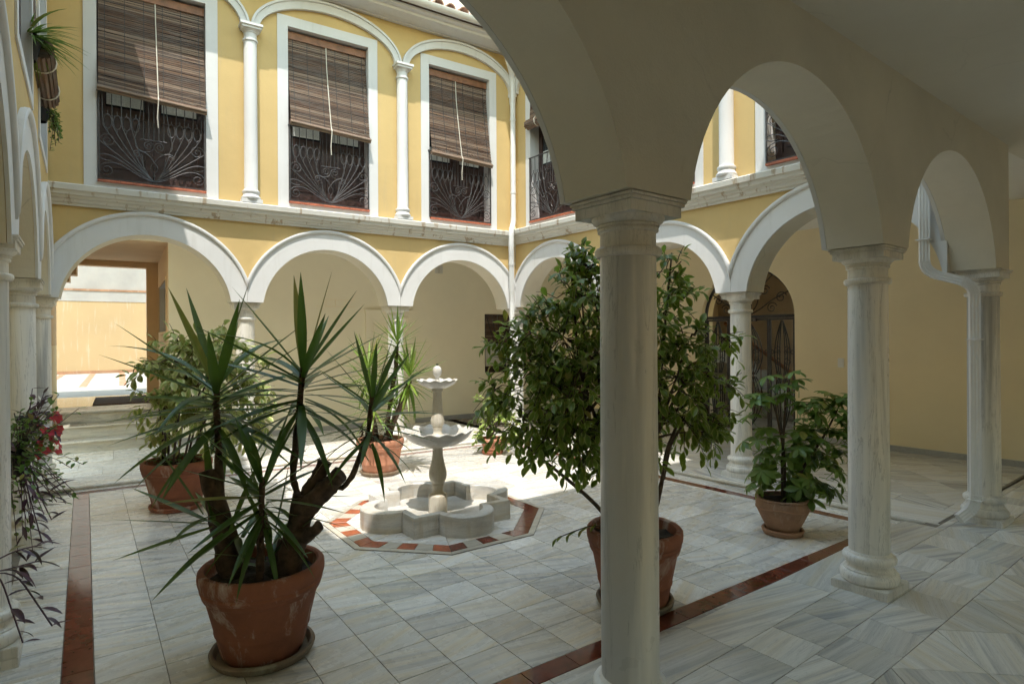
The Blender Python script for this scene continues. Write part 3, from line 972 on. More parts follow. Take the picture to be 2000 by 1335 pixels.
def upper_storey(root, ucols, wins, x0, x1, T=0.30, zc=ZCB, ze=ZE, dz=0.0, tiles=True, yd=0.17, ledge=True):
    holes = [(w[2], w[3], w[4], w[5]) for w in wins]
    b = wall_holes(x0, x1, zc + 0.10, ze + 0.12, holes, T)
    b.build('upper_wall', [M['yellow'], M['white']], root)
    if ledge: cornice(root, x0, x1, zc)
    eaves(root, x0, x1, ze)
    roof(root, x0, x1, ze, tiles)
    zt = zc + 0.222
    for w in wins:
        f0, f1, o0, o1, oz0, oz1 = w[:6]
        fr = MB()
        fw = 0.13
        # flat painted surround standing 12 mm proud
        fr.box(f0, o0, -0.012, -0.001, zt, oz1 + 0.13); fr.box(o1, f1, -0.012, -0.001, zt, oz1 + 0.13)
        fr.box(o0, o1, -0.012, -0.001, oz1, oz1 + 0.13)
        fr.box(o0, o1, -0.012, -0.001, zt, oz0)
        wo = fr.build('window_surround', M['white'], root)
        sb_ = MB(); 
        n = 5
        for k in range(n):
            a = o0 + .002 + (o1 - o0 - .004) * k / n
            sb_.box(a + .0015, a + (o1 - o0 - .004) / n - .0015, -0.05, min(0.16, yd - .003), oz0 - 0.002, oz0 + 0.022)
        if ledge: sb_.build('sill', M['sill'], wo)
        # double door set back in the opening
        y = yd
        d = MB()
        xm = (o0 + o1) / 2
        for (a, c) in ((o0, xm - 0.003), (xm + 0.003, o1)):
            d.box(a, a + 0.075, y, y + 0.045, oz0 + .022, oz1); d.box(c - 0.075, c, y, y + 0.045, oz0 + .022, oz1)
            for (z0_, z1_) in ((oz0 + .022, oz0 + 0.16), (oz0 + 0.80, oz0 + 0.90), (oz1 - 0.10, oz1)):
                d.box(a + .075, c - .075, y + .001, y + 0.044, z0_, z1_)
            d.box(a + .075, c - .075, y + 0.016, y + 0.036, oz0 + 0.16, oz0 + 0.80)
            d.box(a + .115, c - .115, y + 0.006, y + 0.016, oz0 + 0.21, oz0 + 0.75)
        do = d.build('balcony_door', M['door'], wo)
        for (a, c) in ((o0 + .075, xm - 0.078), (xm + 0.078, o1 - .075)):
            g = MB(); g.box(a, c, y + 0.02, y + 0.026, oz0 + 0.90, oz1 - 0.10); g.build('pane', M['glass'], do)
            cu = MB(); nn = 14
            zz0, zz1 = oz0 + 0.93, oz0 + 1.12
            for k in range(nn):
                xa = a + .01 + (c - a - .02) * k / nn; xb = a + .01 + (c - a - .02) * (k + 1) / nn
                ya = y + 0.012 + 0.004 * (k % 2); yb = y + 0.012 + 0.004 * ((k + 1) % 2)
                cu.add([(xa, ya, zz0), (xb, yb, zz0), (xb, yb, zz1), (xa, ya, zz1)], [(0, 1, 2, 3)])
            cu.build('curtain', M['curtain'], do)
        bk = MB(); bk.box(o0 - .05, o1 + .05, y + 0.06, y + 0.10, oz0 - .05, oz1 + .05); bk.build('door_backing', M['door'], wo)
    # slim engaged columns and flat basket arches
    zs = 5.45 + dz
    for c in ucols:
        cb = MB()
        z0 = zt
        cb.slabpoly([(c - .12, -0.135), (c + .12, -0.135), (c + .12, -0.013), (c - .12, -0.013)], z0 + .001, z0 + 0.045)
        prof = [(0.105, .045), (0.112, .055), (0.112, .075), (0.104, .085), (0.094, .095), (0.090, .115), (0.098, .125), (0.102, .14), (0.098, .155), (0.084, .165), (0.079, .18),
                (0.078, .9), (0.075, zs - z0 - .20), (0.086, zs - z0 - .198), (0.090, zs - z0 - .185), (0.086, zs - z0 - .172), (0.074, zs - z0 - .168), (0.074, zs - z0 - .10),
                (0.082, zs - z0 - .095), (0.082, zs - z0 - .085), (0.088, zs - z0 - .08), (0.104, zs - z0 - .06)]
        cb.lathe([(r, z0 + z) for r, z in prof], 28, (c, -0.045))
        for h, za, zb in ((0.112, -.06, -.03), (0.128, -.03, 0.0)):
            cb.slabpoly([(c - h, -0.045 - h), (c + h, -0.045 - h), (c + h, -0.001), (c - h, -0.001)], zs + za, zs + zb)
        cb.build('engaged_column', M['white'], root, smooth=35)
    ends = ucols
    lim = [x for x in ends]
    allc = [x0u for x0u in lim]
    return zs

def basket_arches(root, edges, zs):
    for a, b in zip(edges[:-1], edges[1:]):
        c = (a + b) / 2; h = (b - a) / 2
        ai, bi = h - 0.105, 0.44
        ao, bo = h - 0.004, 0.575
        inner = ellipse_arc(c, zs, ai, bi); outer = ellipse_arc(c, zs, ao, bo)
        p = MB(); p.prism(outer + list(reversed(inner)), -0.05, -0.002)
        po = p.build('basket_arch', M['white'], root)
        rim1 = ellipse_arc(c, zs, ao, bo, 40); rim2 = ellipse_arc(c, zs, ao - 0.028, bo - 0.030, 40)
        p2 = MB(); p2.prism(rim1 + list(reversed(rim2)), -0.068, -0.050)
        p2.build('moulding', M['white'], po)

# ---- A: far facade
fa = empty('arcaded_facade', FA.o, FA.a, 'yellow far facade with white arches and three blind-covered windows', 'facade')
wA, arcsA = ground_arcade(fa, [CA[0], CA[1], CA[2], CA[3] - 0.05], ZA, 0.32, ZCB + 0.10, -0.62, 5.615)
arch_bands(fa, arcsA, ZA)
winA = [(0.0, 1.325, 0.12, 1.195, 3.335, 5.60), (2.01, 3.335, 2.14, 3.205, 3.335, 5.60), (3.99, 5.275, 4.12, 5.15, 3.335, 5.60)]
zsA = upper_storey(fa, [1.685, 3.685], winA, -0.62, 5.615)
basket_arches(fa, [-0.315, 1.685, 3.685, 5.612], zsA)
# little bracket where the last arch dies into the corner
bk = MB(); bk.box(5.50, 5.60, -0.10, -0.002, zsA - 0.05, zsA); bk.lathe([(0.03, zsA - .22), (0.05, zsA - .15), (0.055, zsA - .05)], 16, (5.555, -0.05))
bk.build('bracket', M['white'], fa)
# ---- B: right facade
fb = empty('arcaded_facade', FB.o, FB.a, 'yellow right-hand facade with white arches above the iron gate', 'facade')
ZCB2 = 3.07
wB, arcsB = ground_arcade(fb, [CB[0] + 0.03, CB[1], CB[2], CB[3]], ZB, 0.32, ZCB2 + 0.10, 0.005, 5.825)
arch_bands(fb, arcsB, ZB, xmax=5.825)
winB = [(0.29, 1.56, 0.40, 1.45, 3.36, 5.62), (2.20, 3.48, 2.32, 3.37, 3.36, 5.62), (4.12, 5.40, 4.245, 5.29, 3.36, 5.62)]
zsB = upper_storey(fb, [1.86, 3.80], winB, 0.005, 6.05, zc=ZCB2)
basket_arches(fb, [0.01, 1.86, 3.80, 5.75], zsB)
# ---- C: near facade, seen from inside the gallery
fc = empty('arcaded_facade', FC.o, FC.a, 'cream inner face of the near arcade, round arches in shadow', 'facade')
ccs = sorted([CC[0], CC[1], CC[2], CC[3]])
wC, arcsC = ground_arcade(fc, ccs, ZC, 0.32, 3.30, CC[3] - 0.17, 2.23, zc_off=-0.165)
arch_bands(fc, arcsC, ZC)
uw = MB(); uw.box(-4.25, 2.35, 0.0, 0.30, 3.30, 6.45); uw.build('upper_wall', M['yellow'], fc)
eaves(fc, -4.25, 2.35, 6.33); roof(fc, -4.25, 2.35, 6.33, False, 2.6)
# ---- D: left wall, a blind arcade
fd = empty('arcaded_facade', FD.o, FD.a, 'shaded left wall with blind arches and engaged columns', 'facade')
wD, arcsD = ground_arcade(fd, CD, ZD, 0.16, ZCB + 0.1, 1.75, 7.995)
arch_bands(fd, arcsD, ZD + .001, proud=0.02)
bw = MB(); bw.box(1.75, 8.2, 0.162, 0.36, -0.2, 6.15); bw.build('back_wall', M['ochre'], fd)
winD = [(2.25, 3.55, 2.36, 3.44, 3.335, 5.60), (4.25, 5.55, 4.37, 5.43, 3.335, 5.60), (6.27, 7.56, 6.39, 7.45, 3.335, 5.60)]
zsD = upper_storey(fd, [], winD, 1.75, 7.995, T=0.158, tiles=False, yd=0.05, ledge=False)

# ================================================================== GALLERY WALLS AND CEILINGS
cl = MB()
def cpoly(b, pts, z0=3.175, z1=3.29):
    b.slabpoly(pts, z0, z1)
cl = MB(); cpoly(cl, [(-2.7, -1.6), (9.0, -1.6), (9.0, 1.72), (5.9, 1.72), (-2.7, 1.44)])
tag(cl.build('near_gallery_ceiling', M['ceil']), kind='structure')
cl = MB(); cpoly(cl, [(v.x, v.y) for v in (FB.pt(-2.6, 0.325), FB.pt(6.75, 0.325), FB.pt(6.75, 3.4), FB.pt(-2.6, 3.4))], 3.179, 3.295)
tag(cl.build('right_gallery_ceiling', M['inwhite']), kind='structure')
cl = MB(); cpoly(cl, [(v.x, v.y) for v in (FA.pt(-0.9, 0.325), FA.pt(5.9, 0.325), FA.pt(5.9, 2.2), FA.pt(-0.9, 2.2))], 3.177)
tag(cl.build('far_gallery_ceiling', M['inwhite']), kind='structure')
# back wall of the far gallery with a passage, a panelled door and a barred window
TB = 2.15
DZ0, DZ1 = GZ, 2.06
wl = wall_holes(-0.95, 9.3, -0.1, 3.175, [(-0.62, 0.92, -0.1, 3.02), (6.32, 7.45, 0.90, 2.06)], 0.30, TB)
wall_a = wl.build('gallery_wall', [M['pale'], M['tan']])
wall_a.matrix_world = FA.m
tag(wall_a, 'pale yellow back wall of the far gallery with a panelled door', 'wall')
sk = MB(); sk.box(0.93, 3.86, TB - 0.014, TB - 0.001, GZ + .001, GZ + 0.085); sk.box(4.83, 9.2, TB - 0.014, TB - 0.001, GZ + .001, GZ + 0.085)
sk.build('skirting', M['skirt'], wall_a)
d = MB()
x0, x1, zt = 3.90, 4.79, 2.07
for (a, b_) in ((x0, x0 + 0.09), (x1 - 0.09, x1)):
    d.box(a, b_, TB - 0.035, TB - 0.001, GZ, zt)
d.box(x0 + .09, x1 - .09, TB - 0.034, TB - 0.001, zt - 0.09, zt - .001)
d.box(x0 - .012, x1 + .012, TB - 0.045, TB - 0.001, zt, zt + 0.025)
dfo = d.build('door_frame', M['pale'], wall_a)
d = MB()
xm = (x0 + x1) / 2
for (a, b_) in ((x0 + .092, xm - .003), (xm + .003, x1 - .092)):
    d.box(a, b_, TB - 0.018, TB - 0.0015, GZ + .005, zt - .092)
    for (z0_, z1_) in ((0.15, 0.72), (0.85, 1.85)):
        for (q0, q1, r0, r1) in ((a + .05, b_ - .05, z0_, z0_ + .022), (a + .05, b_ - .05, z1_ - .022, z1_), (a + .05, a + .072, z0_, z1_), (b_ - .072, b_ - .05, z0_, z1_)):
            d.box(q0, q1, TB - 0.027, TB - 0.018, r0, r1)
        d.box(a + .10, b_ - .10, TB - 0.024, TB - 0.018, z0_ + .06, z1_ - .06)
d.build('panelled_door', M['pale'], wall_a)
kb = MB(); kb.lathe([(0.0, 0), (0.02, 0.005), (0.024, 0.02), (0.014, 0.035), (0.0, 0.04)], 12); 
ko = kb.build('door_knob', M['iron'], wall_a, smooth=True); ko.matrix_local = Matrix.Translation((xm + .05, TB - .018, 1.02)) @ Matrix.Rotation(rad(90), 4, 'X')
# outline of a bricked-up opening left in the plaster
ob = MB()
for (a, b_, c, d_) in ((3.05, 3.72, 2.13, 2.136), (3.22, 3.72, 2.25, 2.256), (3.22, 3.226, 2.136, 2.25), (3.38, 3.386, 2.136, 2.25), (3.55, 3.556, 2.136, 2.25)):
    ob.box(a, b_, TB - 0.003, TB - 0.0005, c, d_)
ob.build('plaster_seam', M['ochre'], wall_a)
vt = MB(); vt.box(5.25, 5.40, TB - 0.02, TB - 0.001, 2.80, 2.95)
for k in range(5): vt.box(5.262, 5.388, TB - 0.026, TB - 0.02, 2.815 + k * .026, 2.828 + k * .026)
vt.build('vent_grille', M['cornice'], wall_a)
# window of the far wall
wd = MB(); wd.box(6.33, 7.44, TB + 0.20, TB + 0.23, 0.91, 2.05); wp = wd.build('window_panel', M['door'], wall_a)
wd = MB()
for k in range(28):
    z = 1.50 + k * 0.0195
    wd.box(6.36, 7.40, TB + 0.10 + random.uniform(-.002, .002), TB + 0.106, z, z + .015)
tag(wd.build('slat_blind', M['slat'], wp), kind='stuff')
wd = MB(); wd.box(6.40, 7.0, TB + 0.19, TB + 0.198, 1.02, 1.47); wd.build('pane', M['curtain'], wp)
wd = MB()
for k in range(9):
    x = 6.38 + k * 0.13
    wd.tube([(6.85 + (x - 6.85) * t + 0.05 * math.sin(t * 3.1) * (1 if x > 6.85 else -1), TB + 0.03, 0.93 + 1.1 * t) for t in [i / 10 for i in range(11)]], 0.008, 5)
for (a, b_, c, d_) in ((6.325, 6.345, 0.905, 2.05), (7.42, 7.44, 0.905, 2.05), (6.345, 7.42, 0.905, 0.925), (6.345, 7.42, 2.03, 2.05), (6.345, 7.42, 1.43, 1.445)):
    wd.box(a, b_, TB + 0.02, TB + 0.04, c, d_)
wd.build('window_bars', M['gateiron'], wall_a)

# right-hand gallery back wall with the arched gateway
XB = 3.03
gx0, gx1, gz = None, None, 1.90
inv = FB.m.inverted()
gx0 = (inv @ Vector((8.72, 6.54, 0))).x; gx1 = (inv @ Vector((8.72, 4.91, 0))).x
gc, gr = (gx0 + gx1) / 2, (gx1 - gx0) / 2
pts = [(-2.7, -0.1), (gx0, -0.1), (gx0, gz)] + arc(gc, gz, gr, gx0, gx1, 32)[1:-1] + [(gx1, gz), (gx1, -0.1), (9.0, -0.1), (9.0, 3.176), (-2.7, 3.176)]
wb = MB(); wb.prism(pts, XB, XB + 0.32)
wall_b = wb.build('gallery_wall', M['ochre']); wall_b.matrix_world = FB.m
tag(wall_b, 'ochre back wall of the right-hand gallery around the arched gate', 'wall')
sk = MB(); sk.box(-2.6, gx0 - .005, XB - 0.014, XB - 0.001, GZ + .001, GZ + 0.075); sk.box(gx1 + .005, 8.9, XB - 0.014, XB - 0.001, GZ + .001, GZ + 0.075)
sk.build('skirting', M['skirt'], wall_b)
# stair hall seen dimly through the gate
hall = empty('stair_hall', FB.o, FB.a, 'dim stair hall behind the arched iron gate', 'room')
h = MB(); h.box(gx0 - 1.6, gx0 - 1.5, XB + .33, XB + 2.8, -0.1, 3.1); h.box(gx1 + 1.0, gx1 + 1.1, XB + .33, XB + 2.8, -0.1, 2.0)  # second side wall stops short: unseen gap added to let daylight into the hall
h.box(gx0 - 1.6, gx1 + 1.1, XB + 2.8, XB + 2.9, -0.1, 3.1); h.box(gx0 - 1.6, gx1 + 1.1, XB + .33, XB + 2.9, 3.1, 3.2)
h.build('wall', M['dark'], hall)
h = MB(); h.box(gx0 - 1.6, gx1 + 1.1, XB - .05, XB + 2.8, -0.1, GZ - .002); h.build('floor', M['step'], hall)
for k in range(8):
    h = MB(); h.box(gx0 + .2 - k * .28 + .3, gx0 + .5 - k * .28 + .3, XB + 1.7, XB + 2.79, GZ, GZ + 0.17 * (k + 1)); h.build('stair', M['step'], hall)
h = MB(); h.tube([(gx0 + 0.85, XB + 1.65, 0.75), (gx0 + 0.7, XB + 1.65, 0.95), (gx0 - 0.6, XB + 1.65, 1.85)], 0.035, 8)
for k in range(9): h.tube([(gx0 + .75 - k * .15, XB + 1.65, GZ + .1), (gx0 + .75 - k * .15, XB + 1.65, 0.92 + k * .105)], 0.008, 5)
h.build('handrail', M['wood'], hall)
sw = MB(); _s = (inv @ Vector((8.7, 4.24, 0))).x
sw.box(_s - .04, _s + .04, XB - 0.012, XB - 0.001, 1.14, 1.27); sw.box(_s - .018, _s + .018, XB - 0.016, XB - 0.012, 1.175, 1.235)
o = sw.build('light_switch', M['plastic']); o.matrix_world = FB.m
tag(o, 'small white light switch plate on the ochre wall', 'switch')

# near gallery: walls behind and beside the camera (unseen; three window openings added for fill daylight)
wn_ = wall_holes(-2.8, 9.2, -0.1, 3.175, [(-0.3, 0.45, 0.95, 2.35), (2.9, 3.65, 0.95, 2.35), (6.1, 6.85, 0.95, 2.35)], 0.2, -1.7)
tag(wn_.build('near_gallery_wall', [M['cream'], M['cream']]), 'cream back wall of the near gallery behind the viewer', 'wall', kind='structure')
wn_ = MB(); wn_.box(-2.9, -2.7, -1.7, 1.8, -0.1, 3.175); wn_.box(-2.7, -0.61, 1.75, 1.95, -0.1, 6.1)
tag(wn_.build('near_gallery_end_wall', M['cream']), 'cream end wall of the near gallery left of the viewer', 'wall', kind='structure')

# ---- passage with three steps leading to a sunlit patio
PZ = GZ + 0.51
psg = empty('passage', FA.o, FA.a, 'tan painted passage with raised floor leading to a sunlit patio', 'passage')
# right wall is opened by a window
p = wall_holes(TB + 0.302, TB + 2.95, 0.0, 3.03, [(TB + 0.12 + 0.3, TB + 2.45, 1.72, 2.52)], 0.20, 0.0)
pw = p.build('passage_wall', [M['tan'], M['white']], psg)
pw.matrix_local = Matrix(((0, 1, 0, 0.925), (1, 0, 0, 0), (0, 0, 1, 0), (0, 0, 0, 1)))
p = MB()
for (a, b_, c, d_) in ((TB + .38, TB + .42, 1.68, 2.56), (TB + 2.45, TB + 2.49, 1.68, 2.56), (TB + .42, TB + 2.45, 1.68, 1.72), (TB + .42, TB + 2.45, 2.52, 2.56)):
    p.box(0.905, 0.924, a, b_, c, d_)
p.build('window_frame', M['tan'], psg)
p = MB(); p.box(1.0, 1.01, TB + .42, TB + 2.45, 1.72, 2.52); p.build('window_pane', M['glass'], psg)
p = MB(); p.box(-0.80, -0.62, TB + .302, TB + 2.95, 0.0, 3.03); p.build('passage_wall', M['tan'], psg)
p = MB(); p.box(-0.615, -0.60, TB + .31, TB + 2.9, PZ, PZ + 0.95); p.build('wainscot', M['ochre'], psg)
p = MB(); p.box(-0.615, -0.30, TB + 2.55, TB + 2.95, 2.72, 2.95); p.box(-0.615, -0.40, TB + 2.56, TB + 2.94, 2.60, 2.72); p.build('corbel', M['tan'], psg)
p = MB(); p.box(-0.80, 1.2, TB + .302, TB + 2.97, 3.03, 3.15); p.build('passage_ceiling', M['tan'], psg)
# end wall with the opening towards the patio
p = wall_holes(-6.0, 6.0, 0.0, 5.0, [(-0.62, 0.74, 0.0, 2.93)], 0.22, TB + 2.95); p.build('passage_end_wall', [M['tan'], M['tan']], psg)
st = empty('steps', FA.o, FA.a, 'three grey marble steps up to the patio passage', 'steps')
for k in range(3):
    z1 = GZ + 0.17 * (k + 1); y0 = TB - 0.05 + 0.30 * k
    r_ = MB(); r_.box(-0.615, 0.915, y0 + 0.02, y0 + 0.8, GZ - .02 if k == 0 else z1 - .17 + .001, z1 - 0.03)
    so_ = r_.build('riser', M['step'], st)
    t_ = MB(); t_.extrude_profile([(y0 + .8, z1 - .029), (y0 - 0.005, z1 - 0.029), (y0 - 0.014, z1 - 0.015), (y0 - 0.005, z1 - (0.001 if k < 2 else .001)), (y0 + .8, z1 - .001)], -0.612, 0.912)
    t_.build('tread', M['step'], st)
pf = MB(); pf.box(-9, 9, TB + 3.3, 20, 0.2, PZ - .003)
po = pf.build('patio_floor', M['patiofloor'])
pf = MB(); pf.box(-0.618, 0.92, TB + 1.36, TB + 3.3, 0.2, PZ); pf.build('passage_floor', M['passfloor'], po); po.matrix_world = FA.m
tag(po, 'bright marble patio floor with terracotta bands beyond the passage', kind='structure')
for k in range(12):
    b = MB(); x = -4.2 + k * 0.75; b.box(x, x + .14, TB + 6.2, 14.55, PZ - .002, PZ + .002); b.build('terracotta_band', M['potlight'], po)
mt = MB(); mt.box(-0.05, 0.90, TB + 1.0 + .42, TB + 2.9, PZ, PZ + 0.012)
for k in range(30):
    mt.box(-0.045 + k * .0315, -0.03 + k * .0315, TB + 1.43, TB + 2.89, PZ + .012, PZ + .017)
mo = mt.build('doormat', M['mat']); mo.matrix_world = FA.m
tag(mo, 'brown woven doormat lying on the passage floor', 'doormat')
pw = empty('patio_wall', FA.pt(0, 14.6), FA.a, 'sunlit yellow patio wall with peeling white patches beyond the passage', 'wall')
b = MB(); b.box(-7, 7, 0, 0.3, 0.3, 3.10); b.build('lower_wall', M['patio'], pw)
b = MB(); b.box(-7, 7, -0.03, 0.3, 3.10, 3.16); b.build('coping', M['urn'], pw)
b = MB(); b.box(-7, 7, 0.06, 0.36, 3.16, 7.0); b.build('upper_wall', M['patiotop'], pw)
b = MB(); b.box(-7, 7, -0.012, -0.001, 2.78, 3.099); b.build('peeling_band', M['patiotop'], pw)
b = MB(); b.box(-7, 7, -0.02, -0.001, PZ, PZ + .09); b.build('skirting', M['urn'], pw)

# rooftop wall above the far eaves
rt = MB(); rt.box(4.1, 8.0, 0.55, 0.8, 6.2, 7.6); o = rt.build('rooftop_wall', M['white']); o.matrix_world = FA.m
tag(o, 'white rooftop parapet above the far roof tiles', 'wall')

# ================================================================== IRON GRILLES
def bez(p0, p1, p2, p3, n=14):
    out = []
    for i in range(n + 1):
        t = i / n; u = 1 - t
        out.append((u ** 3 * p0[0] + 3 * u * u * t * p1[0] + 3 * u * t * t * p2[0] + t ** 3 * p3[0],
                    u ** 3 * p0[1] + 3 * u * u * t * p1[1] + 3 * u * t * t * p2[1] + t ** 3 * p3[1]))
    return out
def spiral(c, r, turns, a0, n=28, sgn=1):
    return [(c[0] + r * (1 - .82 * i / n) * math.cos(a0 + sgn * 2 * math.pi * turns * i / n), c[1] + r * (1 - .82 * i / n) * math.sin(a0 + sgn * 2 * math.pi * turns * i / n)) for i in range(n + 1)]

def grille_mesh(w, hgt):
    sc = MB()
    R = 0.0050
    half = []
    W = w / 2
    k = W / 0.53
    half.append(bez((0, .03), (-.18, .05), (-.30, .24), (-.45, .185)) + spiral((-.45, .11), .075, 1.7, math.pi / 2, sgn=1))
    half.append(bez((0, .03), (-.20, .09), (-.36, .33), (-.52, .27)))
    half.append(bez((-.52, .27), (-.53, .22), (-.45, .2), (-.40, .22)))
    half.append(bez((0, .03), (-.15, .14), (-.42, .34), (-.515, .42)) + spiral((-.44, .435), .077, 1.7, math.pi, sgn=-1))
    for x in (-.44, -.35, -.262, -.175):
        half.append(bez((0, .03), (-.12, .14), (x * .80, .36), (x - .043, .60)) + bez((x - .043, .60), (x - .05, .70), (x - .05, .8), (x - .052, hgt - .01), 6)[1:])
        half.append([(x + .036 * math.cos(a * math.pi / 10), .645 + .078 * math.sin(a * math.pi / 10)) for a in range(21)])
        half.append([(x, .72), (x, .765)]); half.append([(x, .57), (x, .535)])
    half.append(bez((-.12, hgt - .01), (-.13, .62), (-.23, .46), (-.16, .39)) + bez((-.16, .39), (-.1, .33), (0.0, .37), (-.004, .43)) + spiral((-.056, .435), .052, 1.6, 0, sgn=1))
    half.append(bez((0, .25), (-.04, .35), (-.13, .37), (-.165, .365)) + spiral((-.168, .325), .04, 1.5, math.pi / 2, sgn=1))
    half.append(bez((-.125, .33), (-.08, .22), (-.15, .12), (0, .035)))
    half.append(bez((0, .25), (-.05, .21), (-.04, .16), (0, .13)))
    for pl in half:
        for sg in (1, -1):
            sc.tube([(sg * x * k, 0, z) for x, z in pl], R, 5)
    for i in range(5):
        x = (-.10 + .05 * i) * k
        sc.tube([(x, 0, .505), (x, 0, hgt - .005)], R, 5)
    sc.tube([(-.13 * k, 0, .502), (.13 * k, 0, .502)], R, 5)
    sc.tube([(0, 0, .13), (0, 0, .03)], R, 5); sc.tube([(0, 0, .105), (0, 0, .09)], .014, 6)
    fr = MB()
    fr.box(-W, -W + .016, -.008, .008, 0, hgt); fr.box(W - .016, W, -.008, .008, 0, hgt)
    fr.box(-W - .012, W + .012, -.012, .012, hgt, hgt + .012); fr.box(-W + .016, W - .016, -.008, .008, 0.0, .014)
    return sc.mesh('scrollwork', M['iron'], 60), fr.mesh('frame', M['iron'])
gsc, gfr = grille_mesh(1.055, 0.96)
def grille(fr, xc, z, label, y=-0.022):
    r = empty('window_grille', fr.pt(xc, y, z), fr.a, label, 'grille', 'wrought iron window grilles')
    inst('frame', gfr, r, Matrix.Identity(4))
    s_ = inst('scrollwork', gsc, r, Matrix.Identity(4))
    return r
for w, lb in zip(winA, ('scrolled iron grille below the leftmost upstairs blind', 'scrolled iron grille below the middle upstairs blind', 'scrolled iron grille below the blind nearest the corner downpipe')):
    grille(FA, (w[2] + w[3]) / 2, w[4] + 0.03, lb)
for w, lb in zip(winB, ('scrolled iron grille right of the corner downpipe, upstairs', 'scrolled iron grille of the upstairs window above the right arcade, behind the arch', 'scrolled iron grille seen through the near arch, above the right arcade')):
    grille(FB, (w[2] + w[3]) / 2, w[4] + 0.03, lb)

# ================================================================== BLINDS
def blind(fr, xc, ztop, zbot, w, label, cordx=0.0, skew=0.0):
    r = empty('slat_blind', fr.pt(xc, 0, 0), fr.a, label, 'blind', 'wooden slat blinds over the upstairs windows')
    W = w / 2
    path = lambda t: 0.075 - 0.155 * max(0.0, (t - 0.15) / 0.85) ** 1.2          # leans out over the railing
    n = int((ztop - .10 - zbot) / 0.0225)
    sm = MB()
    for i in range(n):
        t = i / (n - 1)
        z = ztop - 0.10 - (ztop - 0.10 - zbot) * t
        y = path(t)
        dz = random.uniform(-.0025, .0025); tl = random.uniform(-.004, .004) - skew * t
        hh = 0.0086
        sm.add([(-W, y - .003, z - hh - tl + dz), (W, y - .003, z - hh + tl + dz), (W, y + .003, z - hh + tl + dz), (-W, y + .003, z - hh - tl + dz),
                (-W, y - .003, z + hh - tl + dz), (W, y - .003, z + hh + tl + dz), (W, y + .003, z + hh + tl + dz), (-W, y + .003, z + hh - tl + dz)],
               [(0, 3, 2, 1), (4, 5, 6, 7), (0, 1, 5, 4), (1, 2, 6, 5), (2, 3, 7, 6), (3, 0, 4, 7)])
    tag(sm.build('slats', M['slat'], r), kind='stuff')
    hb = MB(); hb.box(-W, W, 0.06, 0.085, ztop - 0.10, ztop - 0.005); hb.build('head_board', M['wood'], r)
    yb = path(1)
    br = MB()
    for (dy, dz, rr) in ((0.0, -0.03, 0.020), (-0.028, -0.045, 0.016), (0.022, -0.052, 0.016), (-0.006, -0.068, 0.015)):
        br.tube([(-W - .01, yb + dy, zbot + dz + skew), (W + .01, yb + dy, zbot + dz - skew)], rr, 8)
    br.build('bottom_roll', M['slat'], r, smooth=40)
    cd = MB(); cd.tube([(cordx, path(0) - .01, ztop - .10)] + [(cordx + .02 * t, path(t) - .012, ztop - .10 - (ztop - .10 - zbot) * t) for t in (.25, .5, .75, 1.0)]
                       + [(cordx + .02, yb - .05, zbot - .05), (cordx + .01, yb - .03, zbot - .25), (cordx + .018, yb - .02, zbot - .36)], 0.006, 5)
    cd.build('pull_cord', M['cord'], r)
    ss = MB()
    for k in range(6):
        x = -W + 0.06 + (w - .12) * k / 5
        ss.tube([(x, path(t) - .006, ztop - .10 - (ztop - .10 - zbot) * t) for t in [i / 8 for i in range(9)]], 0.0035, 4)
    ss.build('ladder_strings', M['string'], r)
    return r
blind(FA, 0.66, 5.575, 4.36, 1.05, 'brown wooden slat blind on the leftmost upstairs window', 0.02, 0.035)
blind(FA, 2.675, 5.575, 4.37, 1.04, 'brown wooden slat blind on the middle upstairs window', -0.03, 0.032)
blind(FA, 4.635, 5.575, 4.31, 1.01, 'brown wooden slat blind on the upstairs window next to the corner', -0.04, 0.025)
def rolled(fr, xc, z, w, label, y=-0.06, r_=0.07, zt=5.6):
    r = empty('rolled_blind', fr.pt(xc, y, z), fr.a, label, 'blind', 'rolled-up wooden blinds')
    b = MB(); W = w / 2
    b.tube([(-W, 0, 0), (W, 0, 0)], r_ * .8, 12)
    for k in range(14):
        a = 2 * math.pi * k / 14
        b.tube([(-W - random.uniform(0, .02), r_ * .85 * math.cos(a), r_ * .85 * math.sin(a)), (W + random.uniform(0, .02), r_ * .85 * math.cos(a), r_ * .85 * math.sin(a))], 0.017, 5)
    b.build('roll', M['slat'], r)
    c = MB()
    for x in (-W * .55, W * .55):
        c.tube([(x, r_ * 1.1 * math.cos(a * math.pi / 8), r_ * 1.1 * math.sin(a * math.pi / 8)) for a in range(17)], 0.006, 5)
        c.tube([(x, 0.02, r_), (x, 0.08, zt - z)], 0.005, 5)
    c.build('cord', M['cord'], r)
    hg = MB()
    n = max(2, int((zt - z) / 0.024))
    for i in range(n):
        zz = r_ + (zt - z - r_) * i / n
        hg.box(-W, W, 0.03 + .05 * i / n, 0.036 + .05 * i / n, zz, zz + .019)
    tag(hg.build('slats', M['slat'], r), kind='stuff')
    return r
rolled(FB, 0.925, 4.86, 1.03, 'half rolled-up wooden blind right of the corner downpipe')
rolled(FB, 2.845, 4.86, 1.03, 'half rolled-up wooden blind of the right facade, behind the near arch')
rolled(FB, 4.77, 4.86, 1.03, 'half rolled-up wooden blind above the grille seen through the near arch')
rolled(FD, 6.15, 3.74, 1.15, 'rolled brown cane blind hanging on the left wall', y=-0.045, r_=0.085, zt=5.5)

